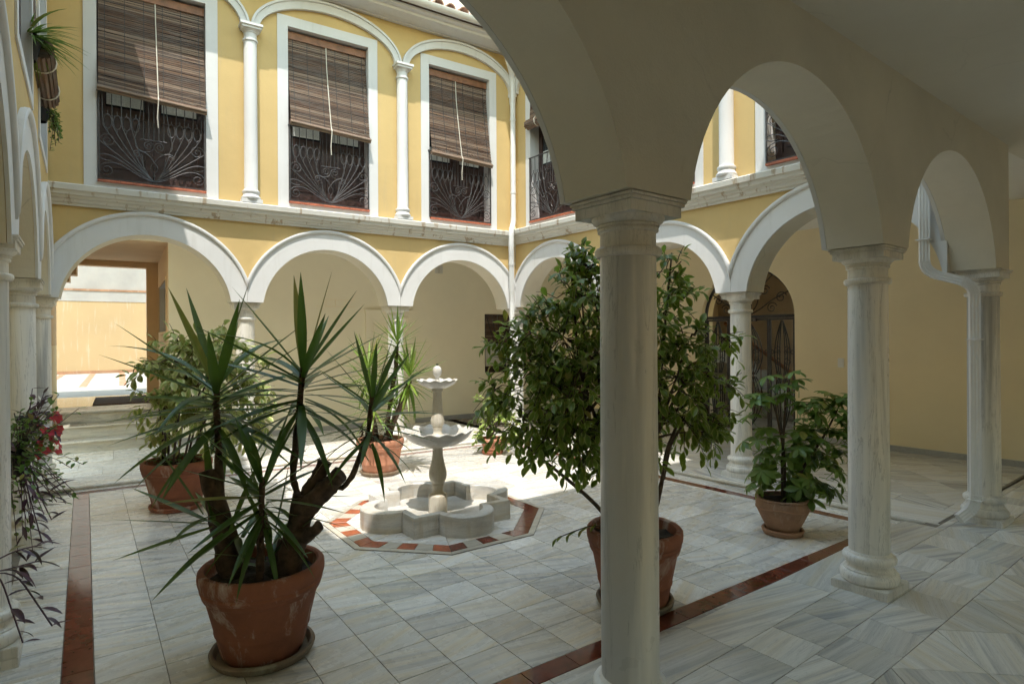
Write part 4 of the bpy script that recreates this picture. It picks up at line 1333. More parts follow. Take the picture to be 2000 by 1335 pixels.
# ================================================================== GATE
gate = empty('arched_iron_gate', FB.pt(gc, XB + 0.10, GZ), FB.a, 'arched wrought iron gate with scrolls in the ochre wall', 'gate')
gw = gr - 0.004
H_ = gz - GZ
def gbox(name, *a):
    b = MB()
    for q in a: b.box(*q)
    return b.build(name, M['gateiron'], gate)
gbox('frame', (-gw, -gw + .035, -.02, .02, 0.0, H_), (gw - .035, gw, -.02, .02, 0.0, H_), (-gw + .035, gw - .035, -.018, .018, H_ - .02, H_ + .03))
ar = MB(); o1 = arc(0, H_, gw, -gw, gw, 30); o2 = arc(0, H_, gw - .035, -gw + .035, gw - .035, 30)
ar.prism(o1 + list(reversed(o2)), -.02, .02); ar.build('arch_frame', M['gateiron'], gate)
fan = MB()
for k in range(1, 6):
    a = math.pi * k / 6
    c, s_ = math.cos(a), math.sin(a)
    fan.tube([(c * r + .05 * s_ * math.sin(r * 9), 0, H_ + .03 + s_ * r * .95) for r in [0.02 + i * (gw - .06) / 10 for i in range(11)]], 0.010, 5)
for sg in (1, -1):
    for (x, z) in ((.28, .42), (.55, .30), (.40, .14)):
        fan.tube([(sg * p_[0], 0, H_ + p_[1]) for p_ in spiral((x, z), .09, 1.5, 0.3)], 0.009, 5)
fan.build('fanlight_scrolls', M['gateiron'], gate)
def leaf_panel(x0, x1, name='leaf'):
    r = gbox(name, (x0, x0 + .03, -.014, .014, .02, H_ - .025), (x1 - .03, x1, -.014, .014, .02, H_ - .025), (x0 + .03, x1 - .03, -.013, .013, .02, .05), (x0 + .03, x1 - .03, -.013, .013, H_ - .055, H_ - .026))
    w = x1 - x0
    sc = MB()
    xm = (x0 + x1) / 2
    n = 4 if w > .5 else 3
    for sg in (1, -1):
        for i in range(n):
            q = (i + 1) / (n + 0.6) * (w / 2 - .04)
            for (za, zb) in ((H_ - .06, H_ * .50), (.05, H_ * .48)):
                pp = bez((xm + sg * .01, za), (xm + sg * q * .6, za + (zb - za) * .25), (xm + sg * q * 1.35, za + (zb - za) * .6), (xm + sg * q * .45, zb), 16)
                sc.tube([(p_[0], 0, p_[1]) for p_ in pp], 0.0095, 5)
        for z in (H_ * .36, H_ * .62, H_ * .72):
            sc.tube([(p_[0], 0, p_[1]) for p_ in spiral((xm + sg * w * .22, z), .06, 1.5, math.pi / 2, sgn=sg)], 0.006, 5)
    for i in range(4):
        x = x0 + .05 + (w - .1) * i / 3
        sc.tube([(x + .022 * math.cos(a * math.pi / 4 + .78), 0, H_ * .70 + .03 * math.sin(a * math.pi / 4 + .78)) for a in range(9)], 0.006, 5)
    sc.build('scrollwork', M['gateiron'], r)
    return r
t1, t2 = -gw + .036, gw - .036
tw = (t2 - t1)
leaf_panel(t1, t1 + tw * .27, 'side_panel'); leaf_panel(t1 + tw * .27 + .004, t1 + tw * .73 - .004); leaf_panel(t1 + tw * .73, t2, 'side_panel')
gbox('door_closer', (-.02, .16, -.06, -.021, H_ - .07, H_ - .03))

# ================================================================== DOWNPIPES
def pipe_tube(pts, r, n=4, ribs=True):
    b = MB(); b.tube(pts, r, n)
    return b
def smooth_path(pts, k=6, rr=0.09):
    out = [Vector(pts[0])]
    for i in range(1, len(pts) - 1):
        p, a, b = Vector(pts[i]), Vector(pts[i - 1]), Vector(pts[i + 1])
        d1 = (a - p).normalized() * min(rr, (a - p).length / 2.1); d2 = (b - p).normalized() * min(rr, (b - p).length / 2.1)
        for j in range(k + 1):
            t = j / k
            out.append((p + d1) * (1 - t) ** 2 + p * 2 * t * (1 - t) + (p + d2) * t * t)
    out.append(Vector(pts[-1]))
    return out
def downpipe(name, label, pts, r, seams):
    root = empty(name, pts[-1], 0, label, 'downpipe', 'white metal downpipes')
    o = Vector(pts[-1])
    pts = [Vector(p) - o for p in pts]
    sp = smooth_path(pts)
    # a ribbed rectangular pipe: eight-sided section with shallow grooves
    b = MB(); b.tube(sp, r, 8)
    b.build('pipe', M['gutter'], root, smooth=30)
    g = MB()
    for i in range(1, len(pts) - 1):
        q = smooth_path(pts[i - 1:i + 2])[1:-1]
        for p_, p2 in zip(q[:-1], q[1:]):
            d = (p2 - p_)
            g.tube([p_ + d * .3, p_ + d * .6], r * 1.07, 8)
    if g.v: tag(g.build('elbow_rib', M['gutter'], root), kind='stuff')
    cb = MB()
    for (i, t) in seams:
        p_ = pts[i].lerp(pts[i + 1], t); d = (pts[i + 1] - pts[i]).normalized()
        cb.tube([p_ - d * .018, p_ + d * .018], r * 1.14, 8)
    cb.build('bracket', M['gutter'], root)
    return root
cx_, cy_ = 5.62, 7.775
downpipe('downpipe', 'white downpipe in the far corner between the two yellow facades',
         [(cx_ - .42, cy_ - .30, 6.20), (cx_ - .42, cy_ - .30, 6.06), (cx_ - .09, cy_ - .08, 5.72), (cx_ - .09, cy_ - .08, 3.42), (cx_ - .22, cy_ - .20, 3.24), (cx_ - .22, cy_ - .20, 2.95), (cx_ - .14, cy_ - .10, 2.25), (cx_ - .13, cy_ - .08, 0.12)],
         0.042, [(2, .3), (2, .8), (5, .3), (6, .2)])
def ribbed_pipe(label, pts, hw=0.035, hd=0.028):
    """rectangular corrugated pipe"""
    root = empty('downpipe', pts[-1], 0, label, 'downpipe', 'white metal downpipes')
    o = Vector(pts[-1]); pts = [Vector(p) - o for p in pts]
    sp = smooth_path(pts, 7, 0.10)
    sec = []
    n = 7
    for sgn_ in (-1, 1):
        for i in range(n):
            u = -1 + 2 * i / (n - 1)
            v = 1.0 if i % 2 == 0 else 0.86
            sec.append((u * hw * (-sgn_), v * hd * sgn_))
    b = MB(); vv = []; ff = []
    up = Vector((-0.86, -0.5, 0)).normalized()
    m_ = len(sec)
    for i, p_ in enumerate(sp):
        t = (sp[min(i + 1, len(sp) - 1)] - sp[max(i - 1, 0)]).normalized()
        nn = (up - t * up.dot(t)).normalized(); bb = t.cross(nn)
        for (u, v) in sec: vv.append(p_ + bb * u + nn * v)
    for i in range(len(sp) - 1):
        for j in range(m_):
            k = (j + 1) % m_
            ff.append((i * m_ + j, i * m_ + k, (i + 1) * m_ + k, (i + 1) * m_ + j))
    ff.append(tuple(range(m_))); ff.append(tuple((len(sp) - 1) * m_ + j for j in range(m_)))
    b.add(vv, ff); b.build('pipe', M['gutter'], root)
    g = MB()
    for i in range(1, len(pts) - 1):
        q = smooth_path(pts[i - 1:i + 2], 8, 0.10)[1:-1]
        for p_, p2 in zip(q[:-1], q[1:]):
            d = (p2 - p_)
            t = d.normalized(); nn = (up - t * up.dot(t)).normalized(); bb = t.cross(nn)
            base = [p_ + bb * (u * hw * 1.08) + nn * (v * hd * 1.12) for u, v in ((-1, -1), (1, -1), (1, 1), (-1, 1))]
            g.add([x + d * .25 for x in base] + [x + d * .7 for x in base], [(0, 1, 2, 3), (4, 7, 6, 5), (0, 1, 5, 4), (1, 2, 6, 5), (2, 3, 7, 6), (3, 0, 4, 7)])
    tag(g.build('elbow_rib', M['gutter'], root), kind='stuff')
    c = MB()
    for p_ in (pts[0].lerp(pts[1], .72), pts[2].lerp(pts[3], .25), pts[2].lerp(pts[3], .97)):
        c.box(p_.x - .05, p_.x + .05, p_.y - .05, p_.y + .05, p_.z - .003, p_.z + .003)
    c.build('seam', M['gutter'], root)
    return root
ribbed_pipe('white ribbed downpipe bending round the rightmost column',
            [(5.79, 2.10, 3.10), (5.79, 2.10, 2.13), (5.905, 1.785, 2.01), (5.905, 1.785, 0.20), (5.78, 1.86, 0.105)])

# ================================================================== FOUNTAIN
ftn = empty('fountain', (FCX, FCY, 0.0095), 0, 'white marble fountain with two scalloped bowls in a quatrefoil basin', 'fountain')
BH = 0.165
def quat(h, r):
    segs = []
    for k in range(4):
        a = k * math.pi / 2
        R_ = lambda p: (p[0] * math.cos(a) - p[1] * math.sin(a), p[0] * math.sin(a) + p[1] * math.cos(a))
        lobe = [R_((r * math.cos(math.pi + math.pi * i / 16), -h + r * math.sin(math.pi + math.pi * i / 16))) for i in range(17)]
        cor = [R_((r, -h)), R_((h, -h)), R_((h, -r))]
        segs.append(('lobe', lobe)); segs.append(('corner', cor))
    return segs
so_, si_ = quat(0.465, 0.245), quat(0.400, 0.185)
for (kd, po_), (_, pi_) in zip(so_, si_):
    b = MB(); vv = []; ff = []
    n = len(po_)
    for k, (p_, q) in enumerate(zip(po_, pi_)):
        d = Vector((q[0] - p_[0], q[1] - p_[1])); d.normalize(); d *= 0.007
        # keep a hairline between the stones
        vv += [(p_[0], p_[1], 0), (p_[0], p_[1], BH - .007), (p_[0] + d.x, p_[1] + d.y, BH), (q[0] - d.x, q[1] - d.y, BH), (q[0], q[1], BH - .007), (q[0], q[1], 0)]
    for k in range(n - 1):
        for j in range(6):
            ff.append((k * 6 + j, k * 6 + (j + 1) % 6, (k + 1) * 6 + (j + 1) % 6, (k + 1) * 6 + j))
    ff.append(tuple(range(6))); ff.append(tuple((n - 1) * 6 + j for j in range(6)))
    c = Vector((sum(p_[0] for p_ in po_) / n, sum(p_[1] for p_ in po_) / n, 0))
    vv = [tuple(c + (Vector(v) - c) * 0.992) if v[2] >= 0 else v for v in vv]
    vv = [(v[0], v[1], v[2] / .992) for v in vv]
    b.add(vv, ff); b.build('basin_' + ('lobe' if kd == 'lobe' else 'corner'), M['fountain'], ftn, smooth=40)
fl_ = MB(); fl_.slabpoly([p_ for _, s_ in quat(0.43, 0.215) for p_ in s_[:-1]], 0.002, 0.03); fl_.build('basin_floor', M['fountain'], ftn)
def lat(name, prof, mat, n=32, fn=None, cap=True):
    b = MB(); b.lathe(prof, n, fn=fn, cap=cap); return b.build(name, mat, ftn, smooth=50)
lat('pedestal', [(0.084, 0.03), (0.084, 0.175), (0.080, 0.188), (0.070, 0.196), (0.060, 0.198), (0.056, 0.206), (0.050, 0.215), (0.047, 0.24), (0.053, 0.262), (0.056, 0.275), (0.057, 0.284), (0.053, 0.290),
                 (0.062, 0.305), (0.076, 0.335), (0.081, 0.365), (0.079, 0.395), (0.070, 0.43), (0.058, 0.475), (0.049, 0.53), (0.045, 0.585), (0.046, 0.615), (0.052, 0.622)], M['pedestal'])
def scal(R, z0, nl, ph):
    def fn(r, z, a):
        w = max(0, (r / R)) ** 2
        c = math.cos(nl * a + ph)
        return r * (1 + 0.032 * c * w), z + 0.011 * c * w * (R / 0.31)
    return fn
lat('lower_bowl', [(0.05, 0.612), (0.10, 0.620), (0.17, 0.640), (0.23, 0.668), (0.275, 0.702), (0.300, 0.735), (0.312, 0.752), (0.312, 0.762), (0.300, 0.764), (0.285, 0.748), (0.24, 0.705), (0.18, 0.680), (0.10, 0.668), (0.03, 0.666)],
    M['fountain'], 96, scal(0.31, 0, 14, 0.4))
lat('stem', [(0.058, 0.664), (0.062, 0.675), (0.062, 0.705), (0.056, 0.722), (0.040, 0.735), (0.037, 0.755), (0.042, 0.775), (0.046, 0.785), (0.042, 0.795), (0.052, 0.805), (0.060, 0.825), (0.062, 0.845), (0.058, 0.875), (0.052, 0.91),
             (0.046, 0.97), (0.041, 1.04), (0.038, 1.10), (0.040, 1.108), (0.050, 1.112), (0.050, 1.132), (0.04, 1.136)], M['pedestal'])
lat('upper_bowl', [(0.04, 1.134), (0.07, 1.138), (0.115, 1.155), (0.155, 1.178), (0.178, 1.202), (0.180, 1.211), (0.170, 1.212), (0.14, 1.192), (0.09, 1.176), (0.02, 1.172)], M['fountain'], 96, scal(0.18, 0, 12, 1.1))
lat('finial', [(0.02, 1.170), (0.026, 1.20), (0.018, 1.215), (0.016, 1.235), (0.024, 1.245), (0.036, 1.262), (0.041, 1.285), (0.039, 1.308), (0.028, 1.328), (0.012, 1.338), (0.0, 1.340)], M['fountain'], 24, cap=False)
nz = MB()
for k in range(3): nz.tube([(.008 * math.cos(k * 2.1), .008 * math.sin(k * 2.1), 1.335), (.009 * math.cos(k * 2.1), .009 * math.sin(k * 2.1), 1.358)], .003, 5)
nz.build('nozzle', M['black'], ftn)

# ================================================================== PLANTS
CR = rad(-35.5)
CAMP = Vector((0, 0, 1.6))

def leaf_mesh(name, mat, width, rows=6, fold=0.25, droop=0.3, shape='lens', across=4, tip=0.0, twist=0.0):
    vv, ff, ee, aa = [], [], [], []
    for i in range(rows + 1):
        t = i / rows
        if shape == 'lens': w = width * (math.sin(math.pi * min(1, t ** 0.8)) ** 0.9 if t < 0.999 else 0.0) + 0.004
        elif shape == 'blade': w = width * (0.55 + 0.45 * math.sin(min(1.0, t * 2.2) * math.pi / 2)) * (1 - max(0, (t - .35) / .65) ** 1.7) + 0.001
        else: w = width * (math.sin(math.pi * t ** 1.25) ** 0.8 if 0 < t < 1 else 0.0) + 0.005
        for j in range(across + 1):
            u = -1 + 2 * j / across
            x = t - 0.12 * droop * t * t
            z = fold * abs(u) * w * 1.0 - droop * t * t * 0.6
            y = u * w + twist * math.sin(t * 3) * .1
            vv.append((x, y, z)); ee.append(abs(u)); aa.append(t)
    m = across + 1
    for i in range(rows):
        for j in range(across):
            ff.append((i * m + j, i * m + j + 1, (i + 1) * m + j + 1, (i + 1) * m + j))
    me = bpy.data.meshes.new(name)
    me.from_pydata(vv, [], ff)
    me.materials.append(mat)
    at = me.attributes.new('edge', 'FLOAT', 'POINT')
    at.data.foreach_set('value', ee)
    me.attributes.new('along', 'FLOAT', 'POINT').data.foreach_set('value', aa)
    me.polygons.foreach_set('use_smooth', [True] * len(me.polygons))
    return me, vv, ff, ee, aa

def orient(p, d, up, L, roll=0.0, sy=1.0):
    d = d.normalized()
    s_ = up.cross(d)
    if s_.length < 1e-4: s_ = Vector((1, 0, 0)).cross(d)
    s_.normalize(); n = d.cross(s_)
    if roll:
        q = Matrix.Rotation(roll, 3, d); s_ = q @ s_; n = q @ n
    return Matrix(((d.x * L, s_.x * L * sy, n.x * L, p.x), (d.y * L, s_.y * L * sy, n.y * L, p.y), (d.z * L, s_.z * L * sy, n.z * L, p.z), (0, 0, 0, 1)))

class Foliage:
    def __init__(s, root, variants, mat):
        s.root = root; s.var = variants; s.items = []; s.mat = mat
        s.wm = Matrix.Translation(root.location) @ Matrix.Rotation(root.rotation_euler.z, 4, 'Z')
    def add(s, m, k=None):
        s.items.append((m, random.randrange(len(s.var)) if k is None else k))
    def finish(s, nmax=300, name='leaf', restname='foliage'):
        it = sorted(s.items, key=lambda q: ((s.wm @ q[0].translation) - CAMP).length)
        # the leaves on the camera side show largest; keep an even share of them as single parts
        for m, k in it[:nmax]:
            inst(name, s.var[k][0], s.root, m)
        if len(it) > nmax:
            vv, ff, ee, aa = [], [], [], []
            for m, k in it[nmax:]:
                o = len(vv)
                _, lv, lf, le, la = s.var[k]
                vv += [tuple(m @ Vector(p)) for p in lv]
                ff += [tuple(i + o for i in f) for f in lf]
                ee += le; aa += la
            me = bpy.data.meshes.new(restname)
            me.from_pydata(vv, [], ff); me.materials.append(s.mat)
            at = me.attributes.new('edge', 'FLOAT', 'POINT'); at.data.foreach_set('value', ee)
            me.attributes.new('along', 'FLOAT', 'POINT').data.foreach_set('value', aa)
            me.polygons.foreach_set('use_smooth', [True] * len(me.polygons))
            o = bpy.data.objects.new(restname, me); col.objects.link(o); o.parent = s.root
            tag(o, kind='stuff')

def pot(root, rt, rb, H, mat, z0=0.014):
    b = MB()
    hb = H * 0.80
    rr = lambda t: rb + (rt - 0.022 - rb) * t
    prof = [(rb * .96, 0), (rb, 0.012)]
    for t in (0.1, 0.2, 0.32): prof.append((rr(t), H * t * .8 + .0))
    prof += [(rr(.36) + .004, hb * .36), (rr(.38) + .004, hb * .38), (rr(.40), hb * .40), (rr(.7), hb * .70), (rr(.86), hb * .86), (rr(.87) + .009, hb * .875), (rr(.92) + .011, hb * .92), (rr(.965) + .008, hb * .965), (rr(.975), hb * .975), (rr(1.0), hb)]
    b.lathe([(r, z0 + z) for r, z in prof], 48, cap=True)
    po = b.build('pot', mat, root, smooth=40)
    r = MB()
    q = [(rr(1.0) - .002, hb - .03), (rt - .028, hb - .028), (rt - .016, hb - .020), (rt - .010, hb - .005), (rt - .014, hb + .006), (rt - .008, hb + .012), (rt - .002, hb + .03), (rt, H - .035), (rt - .002, H - .012), (rt - .012, H - .001),
         (rt - .030, H), (rt - .040, H - .008), (rt - .046, H - .06), (rt - .052, H - .075)]
    r.lathe([(a, z0 + z) for a, z in q], 48, cap=False)
    r.build('rim', mat, po, smooth=40)
    s_ = MB()
    vv = [(0, 0, z0 + H - .055)]; ff = []
    n = 28
    for ring in (0.4, 0.75, 1.0):
        for i in range(n):
            a = 2 * math.pi * i / n
            vv.append(((rt - .047) * ring * math.cos(a), (rt - .047) * ring * math.sin(a), z0 + H - .062 + random.uniform(-.01, .012)))
    for i in range(n): ff.append((0, 1 + i, 1 + (i + 1) % n))
    for k in range(2):
        for i in range(n):
            ff.append((1 + k * n + i, 1 + (k + 1) * n + i, 1 + (k + 1) * n + (i + 1) % n, 1 + k * n + (i + 1) % n))
    s_.add(vv, ff); s_.build('soil', M['soil'], root)

def saucer(loc, r, label, mat, group='clay pot saucers'):
    root = empty('pot_saucer', loc, CR, label, 'saucer', group)
    b = MB()
    b.lathe([(r * .86, 0.0), (r * .95, 0.004), (r, 0.022), (r + .006, 0.038), (r, 0.048), (r - .014, 0.048), (r - .022, 0.036), (r - .03, 0.016), (r * .5, 0.012), (0.01, 0.012)], 48, cap=False)
    o = b.build('dish', mat, root, smooth=50)
    return root

# ---- near yucca
YL = [leaf_mesh('leaf', M['yucca'], 0.044, 8, 0.30, dr_, 'blade') for dr_ in (0.0, 0.12, 0.35, 0.8)]
YS = [leaf_mesh('leaf', M['yucca_light'], 0.040, 7, 0.30, dr_, 'blade') for dr_ in (0.0, 0.12, 0.35, 0.8)]
def rosette(fo, c, n, lmin, lmax, axis=Vector((0, 0, 1)), emin=-40, emax=82, pw=0.75, wid=1.0):
    c = Vector(c)
    q = Vector((0, 0, 1)).rotation_difference(axis.normalized())
    for i in range(n):
        t = (i + random.random()) / n
        az = i * 2.39996 + random.uniform(-.25, .25)
        el = rad(emax + (emin - emax) * t ** pw + random.uniform(-6, 6))
        d = q @ Vector((math.cos(az) * math.cos(el), math.sin(az) * math.cos(el), math.sin(el)))
        L = lmin + (lmax - lmin) * (0.55 + 0.45 * math.sin(math.pi * min(1, .25 + t * .75))) * random.uniform(.82, 1.08)
        k = 0 if t < .35 else (1 if t < .75 else 2)
        if random.random() < .10: k = 3
        base = c + q @ Vector((math.cos(az) * .016, math.sin(az) * .016, 0.10 - 0.26 * t))
        fo.add(orient(base, d, Vector((0, 0, 1)) if abs(d.z) < .97 else Vector((math.cos(az), math.sin(az), 0)), L, random.uniform(-.25, .25), wid), k)

def stem(root, pts, r, name='stem', n=9, mat=None, rough=0.0):
    b = MB()
    P = smooth_path(pts, 4, 0.08) if len(pts) > 2 else [Vector(p) for p in pts]
    # resample and roughen
    out = []; rs = []
    r0, r1 = (r, r) if not isinstance(r, tuple) else r
    N = len(P)
    for i, p in enumerate(P):
        t = i / (N - 1)
        out.append(p + Vector((random.uniform(-1, 1), random.uniform(-1, 1), 0)) * rough)
        rs.append((r0 + (r1 - r0) * t) * random.uniform(1 - .0 - rough * 8, 1 + rough * 8))
    b.tube(out, rs, n)
    return b.build(name, mat or M['bark'], root, smooth=70)

yuc = empty('potted_yucca', (0.735, 3.235, 0), CR, 'dark green yucca with cut trunks in a large terracotta pot in the foreground', 'potted plant', 'potted plants in the court')
pot(yuc, 0.302, 0.192, 0.445, M['pot'], 0.016)
saucer((0.735, 3.235, 0.0005), 0.246, 'mossy clay saucer under the foreground yucca pot', M['saucer'])
def dense(pts, n=14):
    P = [Vector(p) for p in pts]; out = []
    for i in range(n + 1):
        t = i / n * (len(P) - 1); k = min(int(t), len(P) - 2); out.append(P[k].lerp(P[k + 1], t - k))
    return out
def trunk(root, pts, r0, r1, name='trunk', rough=0.006):
    b = MB(); P = dense(pts, 16); N = len(P)
    n = 14
    vv = []; ff = []
    for i, p in enumerate(P):
        t = i / (N - 1); r = r0 + (r1 - r0) * t
        d = (P[min(i + 1, N - 1)] - P[max(i - 1, 0)]).normalized()
        s_ = d.orthogonal().normalized() if i == 0 else (s_ - d * s_.dot(d)).normalized()
        bb = d.cross(s_)
        for k in range(n):
            a = 2 * math.pi * k / n
            q = p + (s_ * math.cos(a) + bb * math.sin(a)) * r
            nn = noise.noise(q * 22) * rough * 2.2 + noise.noise(q * 60) * rough
            vv.append(q + (q - p).normalized() * nn)
    for i in range(N - 1):
        for k in range(n):
            m = (k + 1) % n
            ff.append((i * n + k, i * n + m, (i + 1) * n + m, (i + 1) * n + k))
    vv.append(P[-1] + (P[-1] - P[-2]).normalized() * .004); c = len(vv) - 1
    for k in range(n): ff.append(((N - 1) * n + k, (N - 1) * n + (k + 1) % n, c))
    b.add(vv, ff)
    return b.build(name, M['bark'], root, smooth=60)
trunk(yuc, [(-0.145, 0.0, 0.36), (-0.165, 0, 0.45), (-0.198, 0, 0.61), (-0.240, 0.01, 0.754), (-0.285, 0.02, 0.925)], 0.070, 0.045)
trunk(yuc, [(0.105, 0.02, 0.36), (0.13, 0.02, 0.45), (0.176, 0.02, 0.634), (0.208, 0.02, 0.80)], 0.072, 0.052)
trunk(yuc, [(0.20, 0.02, 0.73), (0.261, 0.05, 0.855), (0.303, 0.06, 0.96)], 0.050, 0.036)
trunk(yuc, [(0.19, 0.0, 0.70), (0.308, -0.02, 0.816), (0.412, -0.03, 0.912)], 0.055, 0.044)
trunk(yuc, [(0.17, -0.01, 0.59), (0.254, -0.06, 0.612), (0.312, -0.08, 0.665)], 0.040, 0.030)
trunk(yuc, [(-0.195, 0.03, 0.62), (-0.228, 0.03, 0.80), (-0.243, 0.03, 1.06), (-0.246, 0.03, 1.38)], 0.024, 0.014, 'stem', .004)
trunk(yuc, [(0.175, 0.06, 0.72), (0.130, 0.07, 0.88), (0.150, 0.07, 1.08), (0.188, 0.075, 1.46)], 0.022, 0.014, 'stem', .004)
trunk(yuc, [(0.35, -0.02, 0.855), (0.418, -0.02, 0.842), (0.468, -0.02, 0.905), (0.515, -0.02, 1.02), (0.55, -0.02, 1.14), (0.570, -0.02, 1.32)], 0.016, 0.012, 'stem', .003)
trunk(yuc, [(0.02, -0.08, 0.38), (0.030, -0.10, 0.60), (0.048, -0.115, 0.92)], 0.022, 0.013, 'stem', .004)
trunk(yuc, [(0.04, 0.10, 0.38), (0.06, 0.11, 0.46), (0.07, 0.13, 0.53)], 0.05, 0.040)
yf = Foliage(yuc, YL, M['yucca'])
rosette(yf, (-0.244, 0.03, 1.28), 42, 0.36, 0.57, Vector((-.05, 0, 1)), -32, 84, .58)
rosette(yf, (0.184, 0.07, 1.36), 40, 0.36, 0.57, Vector((.06, .05, 1)), -30, 84, .58)
rosette(yf, (0.567, -0.02, 1.22), 32, 0.22, 0.37, Vector((.05, 0, 1)), -32, 84, .60)
rosette(yf, (0.046, -0.11, 0.82), 32, 0.26, 0.45, Vector((0, -.08, 1)), -50, 85, .62)
rosette(yf, (-0.20, -0.06, 0.66), 13, 0.28, 0.48, Vector((-.6, -.25, .5)), -5, 70)
rosette(yf, (0.02, 0.06, 0.50), 12, 0.22, 0.42, Vector((0, 0, 1)), 10, 80)
yf.finish(300)
# dry leaf-base stubs along the bare stems
stb = MB()
for (x, y, z0_, z1_) in ((-.244, .03, 1.0, 1.18), (.165, .07, 1.02, 1.24), (.535, -.02, 1.05, 1.16), (.04, -.10, .58, .76)):
    for i in range(34):
        a = i * 2.4; z = z0_ + (z1_ - z0_) * i / 34
        stb.tube([(x + .018 * math.cos(a), y + .018 * math.sin(a), z), (x + .034 * math.cos(a), y + .034 * math.sin(a), z - .012)], [.004, .0015], 4)
tag(stb.build('leaf_stubs', M['bark'], yuc), kind='stuff')

# ---- small sunlit yucca in front of the far arcade
yu2 = empty('potted_yucca', (2.838, 6.672, 0), CR, 'light green yucca in a pale terracotta pot behind the fountain', 'potted plant', 'potted plants in the court')
pot(yu2, 0.278, 0.195, 0.40, M['potlight'], 0.016)
saucer((2.838, 6.672, 0.0005), 0.225, 'pale clay saucer under the yucca pot behind the fountain', M['saucer'])
trunk(yu2, [(0.02, 0, .32), (0.10, 0, .50), (0.20, 0, .70), (0.32, 0, 1.0), (0.351, 0, 1.10)], .040, .026)
trunk(yu2, [(0.05, .05, .32), (0.10, .08, .8), (0.17, .1, 1.25), (0.183, .1, 1.50)], .032, .022)
trunk(yu2, [(-0.04, .02, .32), (-0.10, 0.0, .8), (-0.133, 0, 1.22)], .032, .022)
trunk(yu2, [(-0.06, -.08, .32), (-0.04, -.16, .6), (-0.03, -.2, .82)], .026, .020)
trunk(yu2, [(0.08, .10, .32), (0.14, .18, .72)], .026, .020)
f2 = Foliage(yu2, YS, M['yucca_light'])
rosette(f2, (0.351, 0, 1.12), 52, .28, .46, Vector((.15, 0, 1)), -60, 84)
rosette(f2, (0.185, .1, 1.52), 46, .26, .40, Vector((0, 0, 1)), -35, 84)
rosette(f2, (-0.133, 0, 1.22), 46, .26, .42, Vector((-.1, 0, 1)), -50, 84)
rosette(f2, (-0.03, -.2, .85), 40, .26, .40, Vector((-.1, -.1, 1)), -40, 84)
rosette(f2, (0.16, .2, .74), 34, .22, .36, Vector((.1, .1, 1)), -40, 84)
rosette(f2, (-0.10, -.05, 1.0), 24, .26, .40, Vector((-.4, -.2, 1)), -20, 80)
f2.finish(300)

# ---- leafy shrubs from blobs
def rnd_in(c, r):
    while True:
        v = Vector((random.uniform(-1, 1), random.uniform(-1, 1), random.uniform(-1, 1)))
        if v.length <= 1: break
    v = v.normalized() * (v.length ** 0.55)
    return Vector(c) + Vector((v.x * r, v.y * r * 1.05, v.z * r))

def shrub(root, fo, blobs, per, stem_base, leafL, down=0.55, nleaf=7, twl=0.16, dens=1.0, stemr=0.011):
    tw = MB()
    cen = Vector((sum(b[0] for b in blobs) / len(blobs), sum(b[1] for b in blobs) / len(blobs), sum(b[2] for b in blobs) / len(blobs)))
    for bl in blobs:
        c = Vector(bl[:3]); r = bl[3]
        sb_ = Vector(random.choice(stem_base))
        mid = sb_.lerp(c, .5) + Vector((random.uniform(-.05, .05), random.uniform(-.05, .05), .06))
        tw.tube(smooth_path([sb_, mid, c], 4, .2), [stemr * (1 - .75 * i / 6) for i in range(7)], 5)
        n = max(3, int(per * (r / .2) ** 2 * dens))
        for k in range(n):
            p = rnd_in(c, r)
            out = (p - c); out = out.normalized() if out.length > 1e-4 else Vector((0, 0, 1))
            d = (out * .8 + (p - cen).normalized() * .5 + Vector((random.uniform(-.5, .5), random.uniform(-.5, .5), random.uniform(-.1, .6)))).normalized()
            L = twl * random.uniform(.7, 1.3)
            p0 = p - d * L * .6
            pts = [p0 + d * L * t + Vector((0, 0, -.25 * L * t * t)) for t in (0, .35, .7, 1.0)]
            tw.tube(pts, [.0032, .0028, .0022, .0014], 4)
            if k % 2 == 0:
                tw.tube([c + (p0 - c) * .2, (c + p0) / 2 + Vector((0, 0, .015)), p0], [.005, .004, .003], 4)
            nl = nleaf + random.randint(-1, 1)
            az0 = random.uniform(0, 6.28)
            for i in range(nl):
                t = (i + .6) / nl
                q = pts[0].lerp(pts[-1], t) + Vector((0, 0, -.25 * L * t * t))
                sd = d.orthogonal().normalized()
                sd = Matrix.Rotation(az0 + i * 2.6, 3, d) @ sd
                ld = (sd * .85 + d * .55 + Vector((0, 0, -down))).normalized() if i < nl - 1 else (d + Vector((0, 0, -down * .5))).normalized()
                fo.add(orient(q, ld, Vector((0, 0, 1)) + out * .3, leafL * random.uniform(.7, 1.15), random.uniform(-.4, .4)))
    tag(tw.build('twigs', M['twig'], root), kind='stuff')

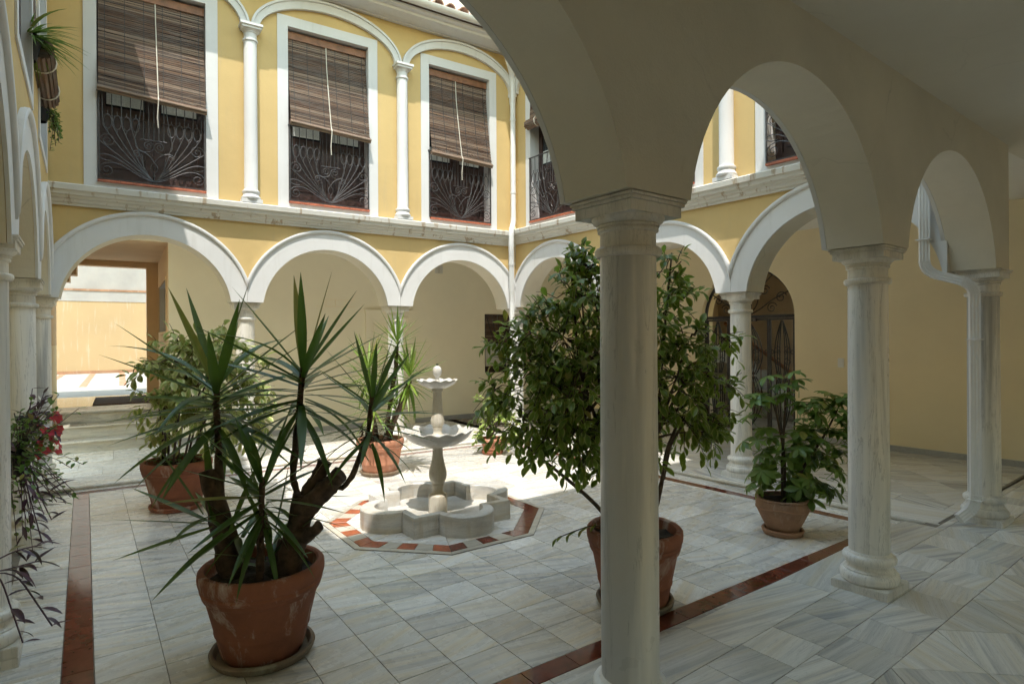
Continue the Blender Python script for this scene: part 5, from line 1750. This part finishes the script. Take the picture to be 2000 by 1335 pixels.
FL = [leaf_mesh('leaf', M['ficus'], 0.23, 5, 0.35, dr_, 'oval') for dr_ in (0.15, 0.4, 0.7)]
fic = empty('potted_ficus', (2.683, 2.508, 0), CR, 'tall ficus tree in a terracotta pot behind the foreground column', 'potted plant', 'potted plants in the court')
pot(fic, 0.285, 0.19, 0.445, M['pot'], 0.016)
saucer((2.683, 2.508, 0.0015), 0.225, 'clay saucer of the ficus pot behind the foreground column', M['saucer'])
for pts, r in (([(-0.08, 0, .38), (-0.119, 0, 0.452), (-0.226, 0, 0.591), (-0.364, 0, 0.715), (-0.517, 0, 0.839), (-0.64, 0, 0.94)], (.016, .008)),
               ([(0.08, 0, .38), (0.112, 0, 0.481), (0.175, 0, 0.758), (0.191, 0, 0.911), (0.284, 0, 1.12)], (.017, .008)),
               ([(0.172, 0, 0.74), (0.222, 0, 0.973), (0.408, 0, 1.2)], (.013, .006)), ([(0, .05, .38), (-.03, .1, .9), (-.1, .15, 1.5), (-.15, .15, 2.0)], (.019, .007)),
               ([(-.03, .02, .38), (-.14, .05, .85), (-.32, .05, 1.4), (-.36, .06, 1.95)], (.016, .006)), ([(.03, .08, .38), (.08, .12, 1.0), (.2, .05, 1.6), (.235, 0, 2.1)], (.016, .005))):
    stem(fic, pts, r, 'branch', 8, M['twig'])
ff_ = Foliage(fic, FL, M['ficus'])
FB_ = [(-0.30, 0.08, 2.17, 0.085), (-0.22, 0.1, 2.05, 0.12), (-0.314, 0.1, 2.066, 0.110), (-0.357, 0, 1.869, 0.190), (-0.573, 0, 1.716, 0.165), (-0.774, 0, 1.625, 0.110), (-0.412, 0.1, 1.592, 0.270), (-0.609, -0.05, 1.414, 0.225), (-0.843, 0, 1.287, 0.105),
       (-0.371, -0.1, 1.293, 0.280), (-0.669, 0, 1.101, 0.190), (-0.437, -0.1, 1.05, 0.200), (-0.579, 0, 0.93, 0.08), (-0.271, 0, 0.86, 0.09), (-0.077, 0.2, 1.784, 0.305), (-0.08, 0.2, 1.297, 0.335),
       (-0.055, 0, 0.964, 0.220), (0.229, 0, 2.07, 0.095), (0.280, 0, 1.865, 0.120), (0.196, 0, 1.65, 0.165), (0.340, 0, 1.587, 0.135), (0.250, -0.05, 1.349, 0.190), (0.455, 0, 1.402, 0.145), (0.585, 0, 1.617, 0.05),
       (0.610, 0, 1.309, 0.06), (0.285, 0, 1.095, 0.165), (0.455, 0, 1.156, 0.120), (0.480, 0, 1.022, 0.075)]
shrub(fic, ff_, FB_, 26, [(-0.1, .05, .9), (-.3, .03, 1.1), (.15, .05, 1.0)], 0.080, 0.42, 8, 0.16)
# one low stray shoot on the left
tw = MB(); pts = [(-.12, -.05, .43), (-.24, -.08, .50), (-.36, -.10, .47), (-.47, -.11, .43)]
tw.tube(smooth_path(pts, 4, .1), .0035, 4); tw.build('low_shoot', M['twig'], fic)
for i in range(7):
    p = Vector(pts[1]).lerp(Vector(pts[3]), i / 6)
    ff_.add(orient(p, Vector((-.6, -.3, -.6 + .5 * (i % 2))), Vector((0, 0, 1)), .06))
ff_.finish(300)

VL = [leaf_mesh('leaf', M['varieg'], 0.25, 4, 0.35, dr_, 'oval') for dr_ in (0.2, 0.5)]
var = empty('potted_variegated_shrub', (0.71, 6.495, 0), CR, 'cream and green variegated shrub in a terracotta pot near the steps', 'potted plant', 'potted plants in the court')
pot(var, 0.305, 0.20, 0.44, M['pot'], 0.016)
saucer((0.71, 6.495, 0.0005), 0.235, 'clay saucer under the variegated shrub pot near the steps', M['pot'])
for k in range(9):
    a = k * .7
    stem(var, [(.12 * math.cos(a), .12 * math.sin(a), .38), (.16 * math.cos(a) + .05, .16 * math.sin(a), .7), (.28 * math.cos(a) + .12, .22 * math.sin(a), 1.1)], (.011, .006), 'branch', 6, M['twig'])
vf = Foliage(var, VL, M['varieg'])
VB = [(0.002, 0, 1.638, 0.13), (-0.219, 0, 1.318, 0.18), (-0.269, 0, 1.026, 0.16), (0.033, -0.1, 1.418, 0.26), (0.27, 0, 1.48, 0.23), (0.417, 0.1, 1.577, 0.18), (0.267, 0, 1.169, 0.36), (0.519, 0.2, 1.384, 0.23), (0.669, 0.2, 1.151, 0.19),
      (0.51, 0, 0.973, 0.26), (-0.018, -0.1, 0.94, 0.22), (0.667, 0.2, 0.849, 0.16), (-0.125, 0, 0.685, 0.12), (0.46, 0, 0.73, 0.18)]
shrub(var, vf, VB, 14, [(0, 0, .8), (.15, .05, .9)], 0.105, 0.85, 8, 0.17)
vf.finish(300)
# low bedding leaves spilling at the rim
LL = [leaf_mesh('leaf', M['lime'], 0.30, 4, 0.25, dr_, 'oval') for dr_ in (0.1, 0.4)]
GL = [leaf_mesh('leaf', M['green'], 0.32, 4, 0.25, dr_, 'oval') for dr_ in (0.1, 0.4)]
gf = Foliage(var, GL, M['green'])
for k in range(60):
    a = random.uniform(0, 6.28); r = random.uniform(.05, .25)
    gf.add(orient(Vector((r * math.cos(a), r * math.sin(a), .42 + random.uniform(0, .06))), Vector((math.cos(a), math.sin(a), random.uniform(-.2, .7))), Vector((0, 0, 1)), random.uniform(.05, .08)))
gf.finish(0, restname='bedding_leaves')

sm = empty('potted_lime_shrub', (4.564, 6.878, 0), CR, 'small lime green shrub in a clay pot, half hidden by the ficus', 'potted plant', 'potted plants in the court')
pot(sm, 0.178, 0.115, 0.205, M['potlight'], 0.016)
saucer((4.564, 6.878, 0.0005), 0.145, 'small clay saucer under the lime green shrub', M['pot'])
sf = Foliage(sm, LL, M['lime'])
shrub(sm, sf, [(-0.115, 0, 0.742, 0.15), (-0.011, 0, 0.50, 0.22), (-0.188, 0, 0.36, 0.12), (0.18, 0, 0.42, 0.24), (0.097, 0, 0.741, 0.18), (.25, 0, .62, .18)], 9, [(0, 0, .25)], 0.085, 0.25, 9, 0.14)
sf.finish(300)

# ---- umbrella plant
SL = [leaf_mesh('leaflet', M['schef'], 0.20, 5, 0.22, dr_, 'oval') for dr_ in (0.1, 0.3, 0.55)]
sch = empty('potted_umbrella_plant', (4.593, 2.681, 0), CR, 'umbrella plant in a brown urn-shaped clay pot between two right columns', 'potted plant', 'potted plants in the court')
b = MB()
b.lathe([(0.105, .016), (0.118, .03), (0.135, .07), (0.165, .13), (0.190, .185), (0.203, .225), (0.205, .245), (0.196, .268), (0.188, .276), (0.194, .282), (0.198, .292), (0.190, .298), (0.178, .296), (0.172, .26), (0.165, .24)], 44, cap=False)
po = b.build('pot', M['urn'], sch, smooth=50)
rp = MB(); N_ = 120
pts = [(0.198 * math.cos(2 * math.pi * i / N_) * (1 + .012 * (i % 2)), 0.198 * math.sin(2 * math.pi * i / N_) * (1 + .012 * (i % 2)), .232 - .02 * abs(math.sin(3 * math.pi * i / N_))) for i in range(N_ + 1)]
rp.tube(pts, .007, 5, cap=False); rp.build('rope_moulding', M['urn'], po)
b = MB(); b.lathe([(0.172, .262), (0.1, .266), (0.0, .27)], 24, cap=False); b.build('soil', M['soil'], sch)
saucer((4.593, 2.681, 0.0005), 0.155, 'clay saucer under the umbrella plant urn', M['urn'])
scf = Foliage(sch, SL, M['schef'])
SB = [(0.075, 0, 1.267, 0.09), (-0.113, 0, 1.165, 0.13), (-0.196, 0, 1.041, 0.11), (0.073, 0, 1.081, 0.10), (-0.198, 0, 0.751, 0.12), (-0.116, 0, 0.584, 0.15), (-0.2, 0, 0.419, 0.10), (0.049, 0, 0.459, 0.19),
      (0.301, 0, 1.038, 0.15), (0.447, 0, 0.995, 0.17), (0.217, 0, 0.873, 0.15), (0.383, 0, 0.789, 0.21), (0.529, 0, 0.871, 0.15), (0.216, 0, 0.624, 0.23), (0.339, 0, 0.487, 0.15), (0.330, -.05, 0.373, 0.10), (0.05, 0, 0.666, 0.15), (0.131, 0, 0.374, 0.14)]
stem(sch, [(0, 0, .24), (.0, 0, .6), (.02, 0, .95), (.06, 0, 1.25)], (.014, .007), 'stem', 7, M['twig'])
stem(sch, [(.02, .02, .24), (.03, .02, .6), (-.03, 0, .9), (-.10, 0, 1.15)], (.013, .006), 'stem', 7, M['twig'])
stem(sch, [(.04, 0, .24), (.15, 0, .5), (.35, 0, .8), (.45, 0, 1.0)], (.014, .007), 'stem', 7, M['twig'])
pet = MB()
for bl in SB:
    c = Vector(bl[:3]); r = bl[3]
    n = max(3, int(8 * (r / .15) ** 2))
    for k in range(n):
        p = rnd_in(c, r)
        o_ = (p - Vector((.12, 0, .6))); o_.z *= .6; o_ = o_.normalized()
        ax = (o_ * .7 + Vector((random.uniform(-.3, .3), random.uniform(-.3, .3), .8))).normalized()
        base = p - ax * .10
        pet.tube([base - o_ * .05, base, p], [.003, .0025, .002], 4)
        q = Vector((0, 0, 1)).rotation_difference(ax)
        m = random.randint(6, 8); s0 = random.uniform(.09, .14)
        for i in range(m):
            a = 2 * math.pi * i / m + random.uniform(-.15, .15)
            d = q @ Vector((math.cos(a), math.sin(a), -.15 + random.uniform(-.25, .15)))
            scf.add(orient(p, d, ax, s0 * random.uniform(.8, 1.1)))
tag(pet.build('petioles', M['green'], sch), kind='stuff')
scf.finish(300, 'leaflet')

# ---- planters on the left wall
PL = [leaf_mesh('leaf', M['purple'], 0.13, 5, 0.35, dr_, 'lens') for dr_ in (0.1, 0.4)]
TL = [leaf_mesh('leaf', M['green'], 0.27, 4, 0.25, dr_, 'oval') for dr_ in (0.1, 0.4)]
PT = [leaf_mesh('petal', M['petal'], 0.42, 3, 0.1, 0.15, 'oval')]
PW = [leaf_mesh('petal', M['petalw'], 0.42, 3, 0.1, 0.15, 'oval')]
def wall_pot(root, w=0.05):
    b = MB(); b.lathe([(w * .6, -.10), (w * .75, -.05), (w, .06), (w + .01, .07), (w - .004, .075), (w - .01, .05)], 24, cap=False); b.build('pot', M['black'], root, smooth=40)
    b = MB(); b.lathe([(w * .96, .045), (0.0, .05)], 16, cap=False); b.build('soil', M['soil'], root)
    b = MB(); b.tube([(-w * 1.05, 0, .03), (-w * 1.3, 0, .10)], .004, 5); b.build('hook', M['iron'], root)
def flower(fo, p, n, s):
    q = Vector((0, 0, 1)).rotation_difference(n)
    for i in range(5):
        a = 2 * math.pi * i / 5
        fo.add(orient(p, q @ Vector((math.cos(a), math.sin(a), .25)), n, s))
pl1 = empty('flower_planter', (-0.34, 5.45, 0.99), 0, 'wall pot of red and white petunias with purple leaves at the left columns', 'flower pot', 'planters on the left wall')
wall_pot(pl1)
g1 = Foliage(pl1, TL, M['green']); g2 = Foliage(pl1, PL, M['purple']); g3 = Foliage(pl1, PT, M['petal']); g4 = Foliage(pl1, PW, M['petalw'])
for k in range(420):
    p = rnd_in((.02, -.03, -.08), .15); p.x = max(p.x, -.08); g1.add(orient(p, Vector((random.uniform(-.2, 1), random.uniform(-1, 1), random.uniform(-.8, .5))), Vector((0, 0, 1)), random.uniform(.03, .05)))
for k in range(44):
    p = Vector((random.uniform(.04, .19), random.uniform(-.16, .12), random.uniform(-.22, .08)))
    flower(g3, p, Vector((random.uniform(.2, 1), random.uniform(-1, -.1), random.uniform(0, .5))).normalized(), random.uniform(.026, .036))
for k in range(9):
    p = Vector((random.uniform(.02, .14), random.uniform(-.2, .1), random.uniform(-.18, .22)))
    flower(g4, p, Vector((random.uniform(.2, 1), random.uniform(-1, -.1), random.uniform(0, .5))).normalized(), random.uniform(.018, .025))
ts = MB()
for k in range(5):
    d = Vector((random.uniform(.3, 1), random.uniform(-1, .3), random.uniform(-.5, .7))).normalized(); L = random.uniform(.14, .30)
    a0 = Vector((0, 0, .05)); pts = [a0 + d * L * t + Vector((0, 0, -.2 * t * t * L)) for t in (0, .35, .7, 1)]
    ts.tube(pts, .003, 4)
    for i in range(7):
        t = i / 6; g2.add(orient(pts[0].lerp(pts[3], t), (d + Vector((random.uniform(-.8, .8), random.uniform(-.8, .8), random.uniform(-.3, .6)))), Vector((0, 0, 1)), random.uniform(.05, .085)))
tag(ts.build('stems', M['purple'], pl1), kind='stuff')
g1.finish(0, restname='foliage'); g2.finish(60); g3.finish(0, restname='red_petals'); g4.finish(0, restname='white_petals')

pl2 = empty('trailing_planter', (-0.35, 4.78, 0.86), 0, 'wall pot with trailing green vine and purple shoots between the two nearest left columns', 'flower pot', 'planters on the left wall')
wall_pot(pl2)
g1 = Foliage(pl2, TL, M['green']); g2 = Foliage(pl2, PL, M['purple']); ts = MB()
for k in range(44):
    d = Vector((random.uniform(0.0, .55), random.uniform(-.8, .8), random.uniform(-.9, .9))).normalized(); L = random.uniform(.2, .45)
    a0 = Vector((random.uniform(-.05, .05), random.uniform(-.05, .05), .04)); pts = [a0 + d * L * t + Vector((0, 0, -.5 * t * t * L if d.z < .3 else 0)) for t in (0, .25, .5, .75, 1)]
    for q in pts: q.x = max(q.x, -.08)
    ts.tube(pts, .0025, 4)
    gg, sz = (g1, (.035, .055)) if k % 5 else (g2, (.07, .11))
    for i in range(12):
        t = i / 11 * 4; j = min(int(t), 3); p = pts[j].lerp(pts[j + 1], t - j)
        gg.add(orient(p, d * .4 + Vector((random.uniform(-.6, 1), random.uniform(-1, 1), random.uniform(-.6, .6))), Vector((0, 0, 1)), random.uniform(*sz)))
for (tx, ty, tz) in ((.20, .05, -.30), (.17, .1, -.42), (.13, -.1, -.50), (.22, .0, -.22)):
    pts = [Vector((0.02, 0, 0)), Vector((tx * .5, ty * .5, tz * .4)), Vector((tx, ty, tz))]
    ts.tube(smooth_path(pts, 4, .1), .0035, 4)
    for i in range(6):
        p = pts[1].lerp(pts[2], i / 5); g2.add(orient(p, Vector((.7, random.uniform(-.8, .8), random.uniform(-.7, .5))), Vector((0, 0, 1)), random.uniform(.08, .13)))
tag(ts.build('stems', M['purple'], pl2), kind='stuff')
g1.finish(0, restname='foliage'); g2.finish(120)
pl3 = empty('trailing_planter', (-0.37, 3.16, 0.62), 0, 'pot of dark purple trailing plant at the left picture edge', 'flower pot', 'planters on the left wall')
wall_pot(pl3, .05)
g2 = Foliage(pl3, PL, M['purple']); ts = MB()
for (tx, ty, tz) in ((.20, .38, .03), (.19, .44, -.06), (.24, .36, -.35), (.13, .42, -.42)):
    pts = [Vector((0.0, 0, .05)), Vector((tx * .5, ty * .5, max(tz, -.05) + .04)), Vector((tx, ty, tz))]
    ts.tube(smooth_path(pts, 4, .1), .0035, 4)
    for i in range(7):
        p = pts[1].lerp(pts[2], i / 6); g2.add(orient(p, Vector((random.uniform(.2, 1), random.uniform(-.8, .8), random.uniform(-.6, .5))), Vector((0, 0, 1)), random.uniform(.07, .13)))
tag(ts.build('stems', M['purple'], pl3), kind='stuff')
g2.finish(100)
# plants upstairs on the left wall
GB = [leaf_mesh('leaf', M['green'], 0.025, 6, 0.3, dr_, 'blade') for dr_ in (0.5, 0.9)]
up1 = empty('hanging_spider_plant', (-0.33, 5.55, 3.72), 0, 'grassy hanging plant upstairs at the top left', 'hanging plant', 'plants hanging upstairs on the left wall')
wall_pot(up1, .09)
g1 = Foliage(up1, GB, M['green'])
for k in range(70):
    a = random.uniform(-1.4, 1.4); g1.add(orient(Vector((.0, random.uniform(-.08, .08), .05)), Vector((math.cos(a), math.sin(a), random.uniform(-.3, 1.1))), Vector((0, 0, 1)), random.uniform(.22, .42)))
g1.finish(70)
up2 = empty('hanging_fern', (-0.33, 7.05, 3.72), 0, 'dark trailing fern hanging below the rolled cane blind', 'hanging plant', 'plants hanging upstairs on the left wall')
wall_pot(up2, .09)
g1 = Foliage(up2, TL, M['green'])
ts = MB()
for k in range(14):
    pts = [Vector((0, 0, .05)), Vector((random.uniform(.06, .14), random.uniform(-.15, .15), .0)), Vector((random.uniform(.06, .16), random.uniform(-.2, .2), random.uniform(-.4, -.1)))]
    ts.tube(smooth_path(pts, 4, .1), .003, 4)
    for i in range(14):
        p = pts[1].lerp(pts[2], i / 13); g1.add(orient(p, Vector((random.uniform(-.5, 1), random.uniform(-1, 1), random.uniform(-.5, .5))), Vector((0, 0, 1)), random.uniform(.03, .05)))
tag(ts.build('stems', M['twig'], up2), kind='stuff')
g1.finish(0)
